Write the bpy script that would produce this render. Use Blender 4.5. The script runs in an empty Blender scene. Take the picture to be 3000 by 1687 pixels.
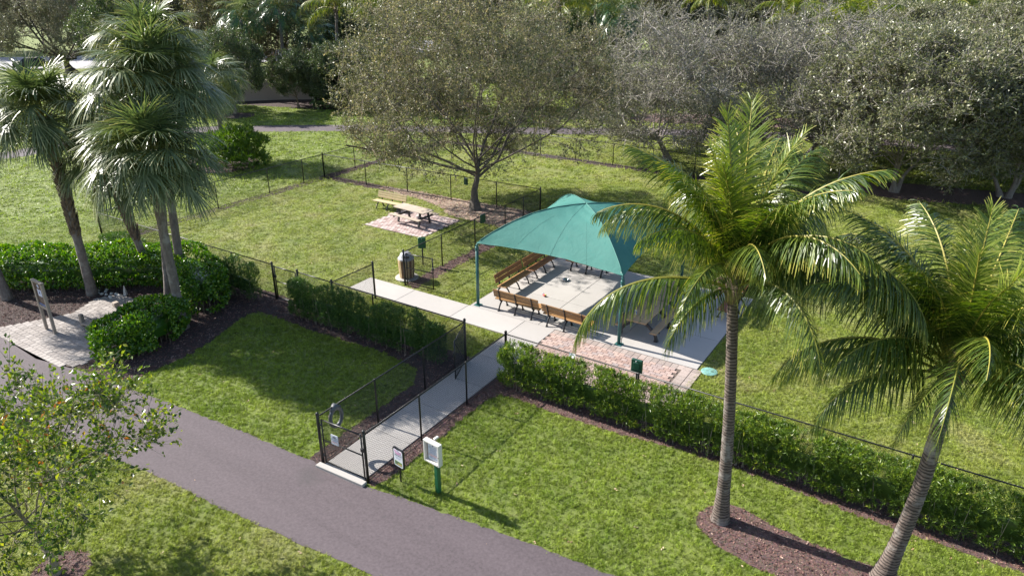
import bpy, math, random
import numpy as np
from mathutils import Vector, Matrix

# ------------------------------------------------------------------ scene, camera, sky, sun, exposure
S = bpy.context.scene
C = S.collection
CAMH = 12.0
PITCH, YAW = math.radians(23.752), math.radians(32.65)
FPX = 2116.3                      # focal length in pixels of the 3000 px wide photograph
cam_d = bpy.data.cameras.new("camera"); cam = bpy.data.objects.new("camera", cam_d); C.objects.link(cam)
cam_d.sensor_width = 36; cam_d.lens = FPX / 3000 * 36; cam_d.clip_end = 1500; cam_d.clip_start = 0.1
cam.location = (0, 0, CAMH); cam.rotation_euler = (math.pi / 2 - PITCH, 0, YAW)
S.camera = cam
SUN_EL, SUN_AZ = math.radians(36.5), math.radians(184.5)   # direction towards the sun, azimuth from +X
W = bpy.data.worlds.new("World"); S.world = W; W.use_nodes = True
wn = W.node_tree; bg = wn.nodes["Background"]
sky = wn.nodes.new("ShaderNodeTexSky"); sky.sky_type = 'NISHITA'; sky.sun_disc = False
sky.sun_elevation = SUN_EL; sky.sun_rotation = math.pi / 2 - SUN_AZ
wn.links.new(sky.outputs[0], bg.inputs[0]); bg.inputs[1].default_value = 0.095
sl = bpy.data.lights.new("sun", 'SUN'); sl.energy = 5.0; sl.angle = math.radians(0.55); sl.color = (1, 0.95, 0.87)
so = bpy.data.objects.new("sun", sl); C.objects.link(so)
so.rotation_euler = Vector((math.cos(SUN_EL) * math.cos(SUN_AZ), math.cos(SUN_EL) * math.sin(SUN_AZ), math.sin(SUN_EL))).to_track_quat('Z', 'Y').to_euler()
S.view_settings.view_transform = 'Standard'; S.view_settings.look = 'None'; S.view_settings.gamma = 1
S.view_settings.exposure = 1.25; S.view_settings.use_curve_mapping = False

rng = np.random.default_rng(7); random.seed(7)
PI = math.pi
def R(a): return math.radians(a)
_cr = (math.cos(YAW), math.sin(YAW), 0.0)
_cf = (-math.sin(YAW) * math.cos(PITCH), math.cos(YAW) * math.cos(PITCH), -math.sin(PITCH))
_cd = (math.sin(YAW) * math.sin(PITCH), -math.cos(YAW) * math.sin(PITCH), -math.cos(PITCH))
def at(px, py, z=0.0):
    "ground point (at height z) measured from the photograph's survey"
    u, v = (px - 1500) / FPX, (py - 843.5) / FPX
    d = [_cf[i] + u * _cr[i] + v * _cd[i] for i in range(3)]
    t = (z - CAMH) / d[2]
    return (t * d[0], t * d[1])
def project(P):
    P = np.asarray(P, float) - np.array([0, 0, CAMH])
    c = P @ np.array([_cr, _cd, _cf]).T
    return 1500 + FPX * c[:, 0] / c[:, 2], 843.5 + FPX * c[:, 1] / c[:, 2], c[:, 2]

# ------------------------------------------------------------------ materials
MATS = {}
def newmat(name):
    m = bpy.data.materials.new(name); m.use_nodes = True; MATS[name] = m
    nt = m.node_tree; nt.nodes.clear()
    out = nt.nodes.new("ShaderNodeOutputMaterial"); p = nt.nodes.new("ShaderNodeBsdfPrincipled")
    nt.links.new(p.outputs[0], out.inputs[0])
    return m, nt, p, out
def ramp(nt, stops, fac):
    r = nt.nodes.new("ShaderNodeValToRGB"); e = r.color_ramp.elements
    while len(e) < len(stops): e.new(0.5)
    for k, (pos, c) in enumerate(stops): e[k].position = pos; e[k].color = (*c, 1)
    nt.links.new(fac, r.inputs[0]); return r.outputs[0]
def noise(nt, scale, detail=4, rough=0.55, coord=None, dist=0.0):
    n = nt.nodes.new("ShaderNodeTexNoise"); n.inputs["Scale"].default_value = scale
    n.inputs["Detail"].default_value = detail; n.inputs["Roughness"].default_value = rough; n.inputs["Distortion"].default_value = dist
    if coord is None:
        g = nt.nodes.new("ShaderNodeNewGeometry"); coord = g.outputs["Position"]
    nt.links.new(coord, n.inputs["Vector"]); return n.outputs["Fac"]
def mixc(nt, fac, a, b, mode='MIX'):
    m = nt.nodes.new("ShaderNodeMix"); m.data_type = 'RGBA'; m.blend_type = mode
    for s, v in ((m.inputs[0], fac), (m.inputs[6], a), (m.inputs[7], b)):
        if hasattr(v, "links"): nt.links.new(v, s)
        elif isinstance(v, (int, float)): s.default_value = v
        else: s.default_value = (*v, 1)
    return m.outputs[2]
def bump(nt, p, h, strength=0.4, dist=0.02):
    b = nt.nodes.new("ShaderNodeBump"); b.inputs["Strength"].default_value = strength; b.inputs["Distance"].default_value = dist
    nt.links.new(h, b.inputs["Height"]); nt.links.new(b.outputs[0], p.inputs["Normal"])
def plain(name, col, rough=0.6, var=0.12, scale=8, metal=0.0, bmp=0.0, spec=0.5, coordobj=True):
    m, nt, p, out = newmat(name)
    co = None
    if coordobj: co = nt.nodes.new("ShaderNodeTexCoord").outputs["Object"]
    n = noise(nt, scale, 5, coord=co)
    lo = [c * (1 - var) for c in col]; hi = [min(1, c * (1 + var)) for c in col]
    nt.links.new(ramp(nt, [(0.3, lo), (0.7, hi)], n), p.inputs["Base Color"])
    p.inputs["Roughness"].default_value = rough; p.inputs["Metallic"].default_value = metal
    p.inputs["Specular IOR Level"].default_value = spec
    if bmp: bump(nt, p, noise(nt, scale * 6, 4, coord=co), bmp, 0.01)
    return m
def leafmat(name, stops, rough=0.38, trans=0.3, spec=0.5, big=None, tcol=None):
    "leaf colour from the per-leaf random attribute 'tint'"
    m, nt, p, out = newmat(name)
    a = nt.nodes.new("ShaderNodeAttribute"); a.attribute_name = "tint"
    col = ramp(nt, stops, a.outputs["Fac"])
    if big:
        col = mixc(nt, ramp(nt, [(0.4, (0, 0, 0)), (0.65, (1, 1, 1))], noise(nt, big[0], 2)), col, mixc(nt, 0.6, col, big[1]))
    nt.links.new(col, p.inputs["Base Color"]); p.inputs["Roughness"].default_value = rough
    p.inputs["Specular IOR Level"].default_value = spec
    if trans:
        t = nt.nodes.new("ShaderNodeBsdfTranslucent")
        hs = nt.nodes.new("ShaderNodeHueSaturation"); hs.inputs["Saturation"].default_value = 1.15; hs.inputs["Value"].default_value = 1.5
        nt.links.new(col, hs.inputs["Color"]); nt.links.new(hs.outputs[0], t.inputs[0])
        mx = nt.nodes.new("ShaderNodeMixShader"); mx.inputs[0].default_value = trans
        nt.links.new(p.outputs[0], mx.inputs[1]); nt.links.new(t.outputs[0], mx.inputs[2]); nt.links.new(mx.outputs[0], out.inputs[0])
    return m
def lawn_colour(nt, coord):
    "green lawn with worn, straw-coloured patches; shared by the turf sheet and its blades"
    sep = nt.nodes.new("ShaderNodeSeparateXYZ"); nt.links.new(coord, sep.inputs[0])
    a = ramp(nt, [(0.30, (0.16, 0.22, 0.030)), (0.50, (0.25, 0.295, 0.048)), (0.75, (0.36, 0.34, 0.14))], noise(nt, 0.55, 6, 0.62, coord, 0.4))
    lush = ramp(nt, [(0.3, (0.14, 0.215, 0.024)), (0.7, (0.26, 0.325, 0.045))], noise(nt, 0.9, 5, 0.6, coord))
    # strips south of the fence (y<17) are kept greener; so are the lawns beyond x<-34
    mr = nt.nodes.new("ShaderNodeMapRange"); mr.inputs[1].default_value = 15.5; mr.inputs[2].default_value = 17.5; mr.inputs[3].default_value = 0.85; mr.inputs[4].default_value = 0.0
    nt.links.new(sep.outputs[1], mr.inputs[0])
    m2 = nt.nodes.new("ShaderNodeMapRange"); m2.inputs[1].default_value = -36; m2.inputs[2].default_value = -33; m2.inputs[3].default_value = 0.8; m2.inputs[4].default_value = 0.0
    nt.links.new(sep.outputs[0], m2.inputs[0])
    m3 = nt.nodes.new("ShaderNodeMapRange"); m3.inputs[1].default_value = 7.5; m3.inputs[2].default_value = 9.5; m3.inputs[3].default_value = -0.3; m3.inputs[4].default_value = 1.0
    nt.links.new(sep.outputs[1], m3.inputs[0])
    mm = nt.nodes.new("ShaderNodeMath"); mm.operation = 'MULTIPLY'; nt.links.new(mr.outputs[0], mm.inputs[0]); nt.links.new(m3.outputs[0], mm.inputs[1])
    mx = nt.nodes.new("ShaderNodeMath"); mx.operation = 'MAXIMUM'; nt.links.new(mm.outputs[0], mx.inputs[0]); nt.links.new(m2.outputs[0], mx.inputs[1])
    col = mixc(nt, mx.outputs[0], a, lush)
    # bare thatch spots
    th = ramp(nt, [(0.64, (0, 0, 0)), (0.76, (0.7, 0.7, 0.7))], noise(nt, 1.7, 5, 0.7, coord))
    return mixc(nt, th, col, (0.25, 0.21, 0.11))
m, nt, p, out = newmat("turf")
g = nt.nodes.new("ShaderNodeNewGeometry"); lc = lawn_colour(nt, g.outputs["Position"])
fine = noise(nt, 26, 6, 0.7); lc2 = mixc(nt, ramp(nt, [(0.35, (0, 0, 0)), (0.65, (1, 1, 1))], fine), mixc(nt, 0.65, lc, (0.045, 0.05, 0.018)), mixc(nt, 0.35, lc, (0.045, 0.05, 0.018)))
nt.links.new(lc2, p.inputs["Base Color"]); p.inputs["Roughness"].default_value = 0.9; bump(nt, p, fine, 0.7, 0.06)
m, nt, p, out = newmat("grass_blade")
oi = nt.nodes.new("ShaderNodeObjectInfo"); lc = lawn_colour(nt, oi.outputs["Location"])
hs = nt.nodes.new("ShaderNodeHueSaturation"); nt.links.new(lc, hs.inputs["Color"])
mr = nt.nodes.new("ShaderNodeMapRange"); mr.inputs[3].default_value = 0.55; mr.inputs[4].default_value = 1.75; nt.links.new(oi.outputs["Random"], mr.inputs[0]); nt.links.new(mr.outputs[0], hs.inputs["Value"])
nt.links.new(hs.outputs[0], p.inputs["Base Color"]); p.inputs["Roughness"].default_value = 0.5; p.inputs["Specular IOR Level"].default_value = 0.35
t = nt.nodes.new("ShaderNodeBsdfTranslucent"); nt.links.new(hs.outputs[0], t.inputs[0]); mx = nt.nodes.new("ShaderNodeMixShader"); mx.inputs[0].default_value = 0.35
nt.links.new(p.outputs[0], mx.inputs[1]); nt.links.new(t.outputs[0], mx.inputs[2]); nt.links.new(mx.outputs[0], out.inputs[0])
# asphalt: faded purple-grey with darker and paler bands, a darker round patch by the gate
m, nt, p, out = newmat("asphalt")
a = ramp(nt, [(0.3, (0.058, 0.042, 0.049)), (0.7, (0.090, 0.068, 0.077))], noise(nt, 0.45, 5, 0.6, None, 0.6))
mp = nt.nodes.new("ShaderNodeMapping"); g = nt.nodes.new("ShaderNodeNewGeometry"); nt.links.new(g.outputs["Position"], mp.inputs[0]); mp.inputs[3].default_value = (0.12, 1.6, 1)
st = noise(nt, 1.0, 4, 0.6, mp.outputs[0])
a = mixc(nt, 0.6, a, ramp(nt, [(0.38, (0.045, 0.033, 0.038)), (0.62, (0.125, 0.098, 0.109))], st))
gr = noise(nt, 160, 3, 0.7); a = mixc(nt, 0.55, a, ramp(nt, [(0.3, (0.026, 0.019, 0.022)), (0.7, (0.13, 0.103, 0.113))], gr), 'MIX')
a = mixc(nt, 0.5, a, ramp(nt, [(0.35, (0.045, 0.034, 0.039)), (0.65, (0.12, 0.096, 0.106))], noise(nt, 14, 6, 0.75)))
spots = ramp(nt, [(0.66, (0, 0, 0)), (0.72, (0.7, 0.7, 0.7))], noise(nt, 2.2, 3, 0.6)); a = mixc(nt, spots, a, (0.06, 0.05, 0.055))
vd = nt.nodes.new("ShaderNodeVectorMath"); vd.operation = 'DISTANCE'; vd.inputs[1].default_value = (-12.6, 9.95, 0); nt.links.new(g.outputs["Position"], vd.inputs[0])
dm = nt.nodes.new("ShaderNodeMath"); dm.operation = 'ADD'; nt.links.new(vd.outputs["Value"], dm.inputs[0]); nt.links.new(noise(nt, 1.3, 5, 0.7), dm.inputs[1])
a = mixc(nt, ramp(nt, [(0.7, (0.55, 0.55, 0.55)), (1.6 / 1.6, (0, 0, 0))], dm.outputs[0]), a, (0.05, 0.043, 0.045))
nt.links.new(a, p.inputs["Base Color"]); p.inputs["Roughness"].default_value = 0.85; bump(nt, p, gr, 0.35, 0.01)
# concrete
def concrete(name, base, dirt=0.8, shift=0.0):
    m, nt, p, out = newmat(name)
    oi = nt.nodes.new("ShaderNodeObjectInfo")
    a = ramp(nt, [(0.3, [c * 0.88 for c in base]), (0.7, base)], noise(nt, 0.8, 6, 0.6, None, 0.5))
    fg = noise(nt, 60, 4, 0.7); a = mixc(nt, 0.35, a, ramp(nt, [(0.3, [c * 0.72 for c in base]), (0.7, [min(1, c * 1.15) for c in base])], fg))
    a = mixc(nt, ramp(nt, [(0.6, (0, 0, 0)), (0.72, (0.35, 0.35, 0.35))], noise(nt, 3.3, 5, 0.7, None, 1.0)), a, [c * 0.62 for c in base])
    hs = nt.nodes.new("ShaderNodeHueSaturation"); nt.links.new(a, hs.inputs["Color"])
    mr = nt.nodes.new("ShaderNodeMapRange"); mr.inputs[3].default_value = 0.93; mr.inputs[4].default_value = 1.04; nt.links.new(oi.outputs["Random"], mr.inputs[0]); nt.links.new(mr.outputs[0], hs.inputs["Value"])
    nt.links.new(hs.outputs[0], p.inputs["Base Color"]); p.inputs["Roughness"].default_value = 0.8; bump(nt, p, fg, 0.15, 0.005)
concrete("concrete", (0.385, 0.362, 0.342)); concrete("plaza_paving", (0.33, 0.29, 0.262)); concrete("wall_stucco", (0.40, 0.32, 0.28))
concrete("road_surface", (0.34, 0.33, 0.355)); concrete("kerb_concrete", (0.4, 0.385, 0.36))
# mulch
def mulchmat(name, c1, c2, c3):
    m, nt, p, out = newmat(name)
    f = noise(nt, 38, 5, 0.75); v = nt.nodes.new("ShaderNodeTexVoronoi"); v.inputs["Scale"].default_value = 30
    g = nt.nodes.new("ShaderNodeNewGeometry"); nt.links.new(g.outputs["Position"], v.inputs["Vector"])
    a = mixc(nt, 0.6, ramp(nt, [(0.3, c1), (0.5, c2), (0.72, c3)], f), v.outputs["Color"], 'OVERLAY')
    hs = nt.nodes.new("ShaderNodeHueSaturation"); hs.inputs["Saturation"].default_value = 0.6; nt.links.new(a, hs.inputs["Color"])
    nt.links.new(mixc(nt, 0.6, ramp(nt, [(0.3, c1), (0.7, c2)], f), hs.outputs[0]), p.inputs["Base Color"]); p.inputs["Roughness"].default_value = 0.95; bump(nt, p, f, 0.8, 0.05)
mulchmat("mulch", (0.06, 0.026, 0.021), (0.13, 0.06, 0.048), (0.24, 0.135, 0.105))
mulchmat("mulch_dark", (0.025, 0.013, 0.011), (0.06, 0.03, 0.025), (0.13, 0.075, 0.06))
mulchmat("leaf_litter", (0.12, 0.07, 0.045), (0.3, 0.19, 0.12), (0.5, 0.36, 0.24))
def chipmat(name, stops, rough=0.8):
    m, nt, p, out = newmat(name); oi = nt.nodes.new("ShaderNodeObjectInfo")
    nt.links.new(ramp(nt, stops, oi.outputs["Random"]), p.inputs["Base Color"]); p.inputs["Roughness"].default_value = rough
chipmat("bark_chip", [(0, (0.05, 0.022, 0.018)), (0.5, (0.12, 0.055, 0.045)), (0.85, (0.22, 0.12, 0.095)), (1, (0.42, 0.30, 0.24))])
chipmat("litter_leaf", [(0, (0.12, 0.06, 0.035)), (0.5, (0.36, 0.22, 0.13)), (1, (0.6, 0.46, 0.33))], 0.6)
# pavers, colour per piece
chipmat("brick_paver", [(0, (0.25, 0.165, 0.14)), (0.35, (0.33, 0.235, 0.20)), (0.6, (0.38, 0.28, 0.24)), (0.85, (0.31, 0.235, 0.215)), (1, (0.25, 0.21, 0.20))], 0.85)
chipmat("border_paver", [(0, (0.23, 0.185, 0.165)), (0.5, (0.29, 0.24, 0.215)), (1, (0.34, 0.275, 0.245))], 0.85)
chipmat("plaza_paver", [(0, (0.22, 0.195, 0.18)), (0.5, (0.27, 0.24, 0.222)), (1, (0.32, 0.29, 0.27))], 0.9)
chipmat("faded_paver", [(0, (0.26, 0.18, 0.165)), (0.5, (0.37, 0.29, 0.275)), (1, (0.45, 0.38, 0.36))], 0.9)
for n_ in ("plaza_paver", "brick_paver", "border_paver", "faded_paver", "bark_chip"):
    m = MATS[n_]; nt = m.node_tree; p = [n for n in nt.nodes if n.type == 'BSDF_PRINCIPLED'][0]
    src = p.inputs["Base Color"].links[0].from_socket; f = noise(nt, 22, 5, 0.7)
    nt.links.new(mixc(nt, 0.5, src, ramp(nt, [(0.3, (0.25, 0.25, 0.25)), (0.7, (0.85, 0.85, 0.85))], f), 'OVERLAY'), p.inputs["Base Color"]); bump(nt, p, f, 0.3, 0.01)
plain("joint_sand", (0.11, 0.085, 0.07), 0.95, 0.3, 20)
plain("black_vinyl", (0.012, 0.012, 0.013), 0.38, 0.2, 5)
plain("black_iron", (0.018, 0.019, 0.022), 0.42, 0.3, 6, bmp=0.1)
plain("black_plastic", (0.03, 0.028, 0.032), 0.55, 0.3, 6, bmp=0.1)
plain("green_paint", (0.012, 0.10, 0.045), 0.4, 0.2, 5)
plain("dark_green_metal", (0.01, 0.055, 0.035), 0.35, 0.2, 5)
plain("post_teal", (0.025, 0.105, 0.10), 0.38, 0.15, 5)
plain("grey_plastic", (0.34, 0.34, 0.36), 0.45, 0.08, 3)
plain("offwhite_paint", (0.62, 0.60, 0.55), 0.45, 0.05, 4)
plain("paper", (0.72, 0.74, 0.80), 0.7, 0.03, 5); plain("print_blue", (0.10, 0.14, 0.30), 0.7, 0.1, 5); plain("print_dark", (0.10, 0.10, 0.16), 0.7, 0.1, 5)
plain("print_pink", (0.75, 0.08, 0.42), 0.7, 0.1, 5); plain("print_green", (0.14, 0.26, 0.06), 0.7, 0.3, 40); plain("print_red", (0.6, 0.12, 0.1), 0.7, 0.1, 5)
plain("print_tan", (0.55, 0.33, 0.18), 0.7, 0.1, 5); plain("sign_brown", (0.055, 0.025, 0.02), 0.5, 0.1, 5); plain("sign_lilac", (0.50, 0.52, 0.66), 0.6, 0.05, 5)
plain("turquoise_plastic", (0.16, 0.33, 0.30), 0.5, 0.08, 5); plain("rubber_grey", (0.075, 0.08, 0.09), 0.5, 0.3, 12)
plain("steel", (0.55, 0.56, 0.58), 0.22, 0.05, 5, metal=1.0); plain("white_cloth", (0.78, 0.79, 0.82), 0.8, 0.04, 8)
plain("toy_red", (0.35, 0.05, 0.05), 0.6); plain("toy_yellow", (0.7, 0.6, 0.05), 0.6); plain("toy_grey", (0.25, 0.25, 0.28), 0.7)
plain("clear_plastic", (0.55, 0.62, 0.75), 0.12, 0.05, 5); plain("label_blue", (0.04, 0.10, 0.5), 0.5)
plain("car_dark", (0.02, 0.025, 0.04), 0.2, 0.05, 3); plain("car_blue", (0.01, 0.07, 0.42), 0.2, 0.05, 3); plain("car_glass", (0.02, 0.03, 0.04), 0.06, 0.05, 3); plain("tyre", (0.02, 0.02, 0.02), 0.8)
plain("car_silver", (0.5, 0.52, 0.55), 0.2, 0.05, 3); plain("white_stone", (0.55, 0.52, 0.48), 0.8, 0.2, 9, bmp=0.4)
plain("timber_grey", (0.33, 0.27, 0.24), 0.8, 0.2, 6, bmp=0.2); plain("cream_post", (0.62, 0.55, 0.34), 0.6)
def woodmat(name, base, rough=0.55):
    m, nt, p, out = newmat(name)
    tc = nt.nodes.new("ShaderNodeTexCoord"); mp = nt.nodes.new("ShaderNodeMapping"); mp.inputs[3].default_value = (1.2, 26, 26)
    nt.links.new(tc.outputs["Object"], mp.inputs[0]); oi = nt.nodes.new("ShaderNodeObjectInfo")
    gn = noise(nt, 1.0, 5, 0.6, mp.outputs[0], 0.3)
    a = ramp(nt, [(0.3, [c * 0.72 for c in base]), (0.7, [min(1, c * 1.12) for c in base])], gn)
    hs = nt.nodes.new("ShaderNodeHueSaturation"); nt.links.new(a, hs.inputs["Color"])
    mr = nt.nodes.new("ShaderNodeMapRange"); mr.inputs[3].default_value = 0.82; mr.inputs[4].default_value = 1.15; nt.links.new(oi.outputs["Random"], mr.inputs[0]); nt.links.new(mr.outputs[0], hs.inputs["Value"])
    nt.links.new(hs.outputs[0], p.inputs["Base Color"]); p.inputs["Roughness"].default_value = rough; bump(nt, p, gn, 0.15, 0.004)
woodmat("bench_wood", (0.30, 0.125, 0.042)); woodmat("bench_wood_gold", (0.36, 0.19, 0.07)); woodmat("bench_wood_red", (0.17, 0.045, 0.035))
woodmat("straw_lumber", (0.47, 0.36, 0.20), 0.6); woodmat("table_lumber", (0.42, 0.27, 0.145), 0.6); woodmat("faded_lumber", (0.44, 0.36, 0.29), 0.7); woodmat("tan_timber", (0.33, 0.27, 0.22), 0.8)
woodmat("slat_tan", (0.60, 0.45, 0.26)); woodmat("slat_brown", (0.16, 0.075, 0.04))
# shade fabric: knitted, lets some light through, with faint stains
m, nt, p, out = newmat("shade_fabric")
co = nt.nodes.new("ShaderNodeTexCoord").outputs["Object"]
a = ramp(nt, [(0.3, (0.044, 0.165, 0.142)), (0.7, (0.056, 0.195, 0.168))], noise(nt, 1.1, 5, 0.6, co, 0.5))
a = mixc(nt, ramp(nt, [(0.58, (0, 0, 0)), (0.66, (0.35, 0.35, 0.35))], noise(nt, 2.6, 5, 0.75, co, 0.8)), a, (0.03, 0.19, 0.16))
nt.links.new(a, p.inputs["Base Color"]); p.inputs["Roughness"].default_value = 0.75; p.inputs["Specular IOR Level"].default_value = 0.3
bump(nt, p, noise(nt, 3.0, 4, 0.6, co, 1.5), 0.25, 0.05)
t = nt.nodes.new("ShaderNodeBsdfTranslucent"); nt.links.new(a, t.inputs[0]); mx = nt.nodes.new("ShaderNodeMixShader"); mx.inputs[0].default_value = 0.10
nt.links.new(p.outputs[0], mx.inputs[1]); nt.links.new(t.outputs[0], mx.inputs[2]); nt.links.new(mx.outputs[0], out.inputs[0])
plain("fabric_seam", (0.05, 0.175, 0.15), 0.7, 0.05)
# bark
def barkmat(name, c1, c2, scale=(6, 6, 1.5), blot=None, rings=0.0, bs=0.8):
    m, nt, p, out = newmat(name)
    tc = nt.nodes.new("ShaderNodeTexCoord"); mp = nt.nodes.new("ShaderNodeMapping"); mp.inputs[3].default_value = scale; nt.links.new(tc.outputs["Object"], mp.inputs[0])
    f = noise(nt, 1.6, 6, 0.65, mp.outputs[0], 0.6); a = ramp(nt, [(0.3, c1), (0.7, c2)], f)
    if rings:
        w = nt.nodes.new("ShaderNodeTexWave"); w.bands_direction = 'Z'; w.inputs["Scale"].default_value = rings; w.inputs["Distortion"].default_value = 5.0; w.inputs["Detail"].default_value = 3; w.inputs["Detail Scale"].default_value = 1.2
        nt.links.new(tc.outputs["Object"], w.inputs["Vector"]); a = mixc(nt, ramp(nt, [(0.12, (0.95, 0.95, 0.95)), (0.5, (0, 0, 0))], w.outputs["Fac"]), a, [c * 0.35 for c in c1])
    if blot: a = mixc(nt, ramp(nt, [(0.52, (0, 0, 0)), (0.62, (0.8, 0.8, 0.8))], noise(nt, 2.5, 5, 0.6, tc.outputs["Object"])), a, blot)
    nt.links.new(a, p.inputs["Base Color"]); p.inputs["Roughness"].default_value = 0.9; bump(nt, p, f, bs, 0.04)
barkmat("coconut_bark", (0.085, 0.06, 0.05), (0.22, 0.175, 0.15), (4, 4, 18), (0.25, 0.225, 0.205), 4.2)
barkmat("sabal_bark", (0.10, 0.08, 0.07), (0.23, 0.19, 0.165), (8, 8, 3), (0.27, 0.245, 0.22))
barkmat("boot_bark", (0.07, 0.045, 0.03), (0.22, 0.16, 0.115), (8, 8, 3))
barkmat("oak_bark", (0.055, 0.045, 0.036), (0.15, 0.125, 0.10), (7, 7, 2)); barkmat("pale_bark", (0.14, 0.12, 0.105), (0.30, 0.26, 0.235), (6, 6, 2)); barkmat("brown_bark", (0.12, 0.085, 0.06), (0.30, 0.23, 0.175), (6, 6, 2))
barkmat("young_bark", (0.16, 0.13, 0.085), (0.30, 0.25, 0.18), (6, 6, 2)); barkmat("twig_tan", (0.17, 0.135, 0.10), (0.33, 0.275, 0.21), (5, 5, 5), bs=0.2); barkmat("twig_grey", (0.16, 0.145, 0.13), (0.36, 0.33, 0.30), (5, 5, 5), bs=0.2)
leafmat("coconut_leaf", [(0, (0.032, 0.062, 0.012)), (0.45, (0.065, 0.11, 0.018)), (0.8, (0.17, 0.215, 0.03)), (1, (0.42, 0.39, 0.09))], 0.33, 0.3, 0.5)
leafmat("coconut_young_leaf", [(0, (0.09, 0.14, 0.02)), (0.6, (0.19, 0.24, 0.035)), (1, (0.46, 0.42, 0.12))], 0.33, 0.35, 0.5)
leafmat("frond_rachis", [(0, (0.14, 0.15, 0.02)), (1, (0.28, 0.24, 0.04))], 0.5, 0.0, 0.3)
leafmat("sabal_leaf", [(0, (0.075, 0.105, 0.04)), (0.6, (0.14, 0.175, 0.07)), (0.85, (0.25, 0.27, 0.12)), (1, (0.4, 0.38, 0.18))], 0.38, 0.25, 0.5)
leafmat("sabal_young_leaf", [(0, (0.07, 0.105, 0.035)), (0.6, (0.115, 0.155, 0.05)), (1, (0.27, 0.26, 0.10))], 0.36, 0.25, 0.55)
leafmat("yellow_green_palm_leaf", [(0, (0.08, 0.12, 0.02)), (0.6, (0.15, 0.19, 0.03)), (1, (0.36, 0.33, 0.08))], 0.4, 0.3, 0.4)  # yellow-green leaf colour of the background coconut fronds
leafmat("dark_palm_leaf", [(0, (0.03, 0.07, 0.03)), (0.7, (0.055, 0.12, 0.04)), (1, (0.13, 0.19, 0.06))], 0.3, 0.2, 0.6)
leafmat("oak_leaf", [(0, (0.06, 0.072, 0.03)), (0.45, (0.145, 0.15, 0.065)), (0.8, (0.27, 0.25, 0.13)), (1, (0.38, 0.31, 0.17))], 0.45, 0.3, 0.55)
leafmat("grey_leaf", [(0, (0.11, 0.12, 0.06)), (0.6, (0.22, 0.215, 0.13)), (1, (0.36, 0.34, 0.25))], 0.45, 0.2, 0.55)
leafmat("glossy_leaf", [(0, (0.07, 0.085, 0.035)), (0.5, (0.16, 0.175, 0.075)), (0.85, (0.29, 0.28, 0.15)), (1, (0.42, 0.40, 0.27))], 0.4, 0.28, 0.7)
leafmat("dense_leaf", [(0, (0.035, 0.062, 0.022)), (0.6, (0.08, 0.12, 0.035)), (1, (0.20, 0.23, 0.07))], 0.42, 0.2, 0.6)
leafmat("hedge_leaf", [(0, (0.04, 0.11, 0.012)), (0.5, (0.085, 0.19, 0.018)), (0.8, (0.18, 0.30, 0.02)), (1, (0.32, 0.42, 0.04))], 0.27, 0.3, 0.6)
leafmat("yew_leaf", [(0, (0.06, 0.11, 0.02)), (0.45, (0.12, 0.19, 0.03)), (0.75, (0.24, 0.31, 0.04)), (1, (0.42, 0.45, 0.07))], 0.35, 0.32, 0.5)
leafmat("dark_yew_leaf", [(0, (0.04, 0.09, 0.02)), (0.6, (0.085, 0.155, 0.03)), (0.9, (0.16, 0.25, 0.04)), (1, (0.3, 0.36, 0.06))], 0.35, 0.25, 0.5)
leafmat("myrtle_leaf", [(0, (0.035, 0.07, 0.015)), (0.4, (0.085, 0.14, 0.02)), (0.8, (0.25, 0.30, 0.04)), (0.985, (0.36, 0.36, 0.06)), (1, (0.4, 0.16, 0.05))], 0.32, 0.35, 0.5)
leafmat("fern_leaf", [(0, (0.06, 0.12, 0.02)), (0.6, (0.13, 0.21, 0.025)), (1, (0.3, 0.36, 0.05))], 0.4, 0.3, 0.4)
leafmat("dead_frond", [(0, (0.14, 0.10, 0.06)), (1, (0.40, 0.31, 0.20))], 0.8, 0.1, 0.2)

# ------------------------------------------------------------------ object helpers
def tag(o, label=None, cat=None, group=None, kind=None):
    if label: o["label"] = label
    if cat: o["category"] = cat
    if group: o["group"] = group
    if kind: o["kind"] = kind
    return o
def empty(name, loc=(0, 0, 0), rz=0.0, label=None, cat=None, group=None, kind=None):
    o = bpy.data.objects.new(name, None); C.objects.link(o); o.empty_display_size = 0.2
    o.location = loc if len(loc) == 3 else (*loc, 0); o.rotation_euler = (0, 0, rz)
    return tag(o, label, cat, group, kind)
def link(name, me, parent=None, loc=None, rot=None, scale=None):
    o = bpy.data.objects.new(name, me); C.objects.link(o)
    if parent: o.parent = parent
    if loc is not None: o.location = loc
    if rot is not None: o.rotation_euler = rot
    if scale is not None: o.scale = (scale,) * 3 if isinstance(scale, (int, float)) else scale
    return o
def copy_tree(o, parent=None):
    c = o.copy(); C.objects.link(c)
    if parent: c.parent = parent
    for ch in o.children: copy_tree(ch, c)
    return c
def npmesh(name, V, F, mats, smooth=False, tint=None, midx=None):
    "V (n,3); F (m,k) all faces with k corners"
    V = np.ascontiguousarray(V, np.float32); F = np.ascontiguousarray(F, np.int32)
    me = bpy.data.meshes.new(name); me.vertices.add(len(V)); me.vertices.foreach_set("co", V.ravel())
    k = F.shape[1]; me.loops.add(F.size); me.loops.foreach_set("vertex_index", F.ravel())
    me.polygons.add(len(F)); me.polygons.foreach_set("loop_start", np.arange(0, F.size, k, dtype=np.int32))
    me.polygons.foreach_set("loop_total", np.full(len(F), k, np.int32))
    for m in ([mats] if isinstance(mats, str) else mats): me.materials.append(MATS[m])
    if midx is not None: me.polygons.foreach_set("material_index", np.asarray(midx, np.int32))
    me.update(calc_edges=True)
    me.polygons.foreach_set("use_smooth", np.full(len(F), bool(smooth)))
    if tint is not None:
        a = me.attributes.new("tint", 'FLOAT', 'FACE'); a.data.foreach_set("value", np.asarray(tint, np.float32))
    return me
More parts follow.
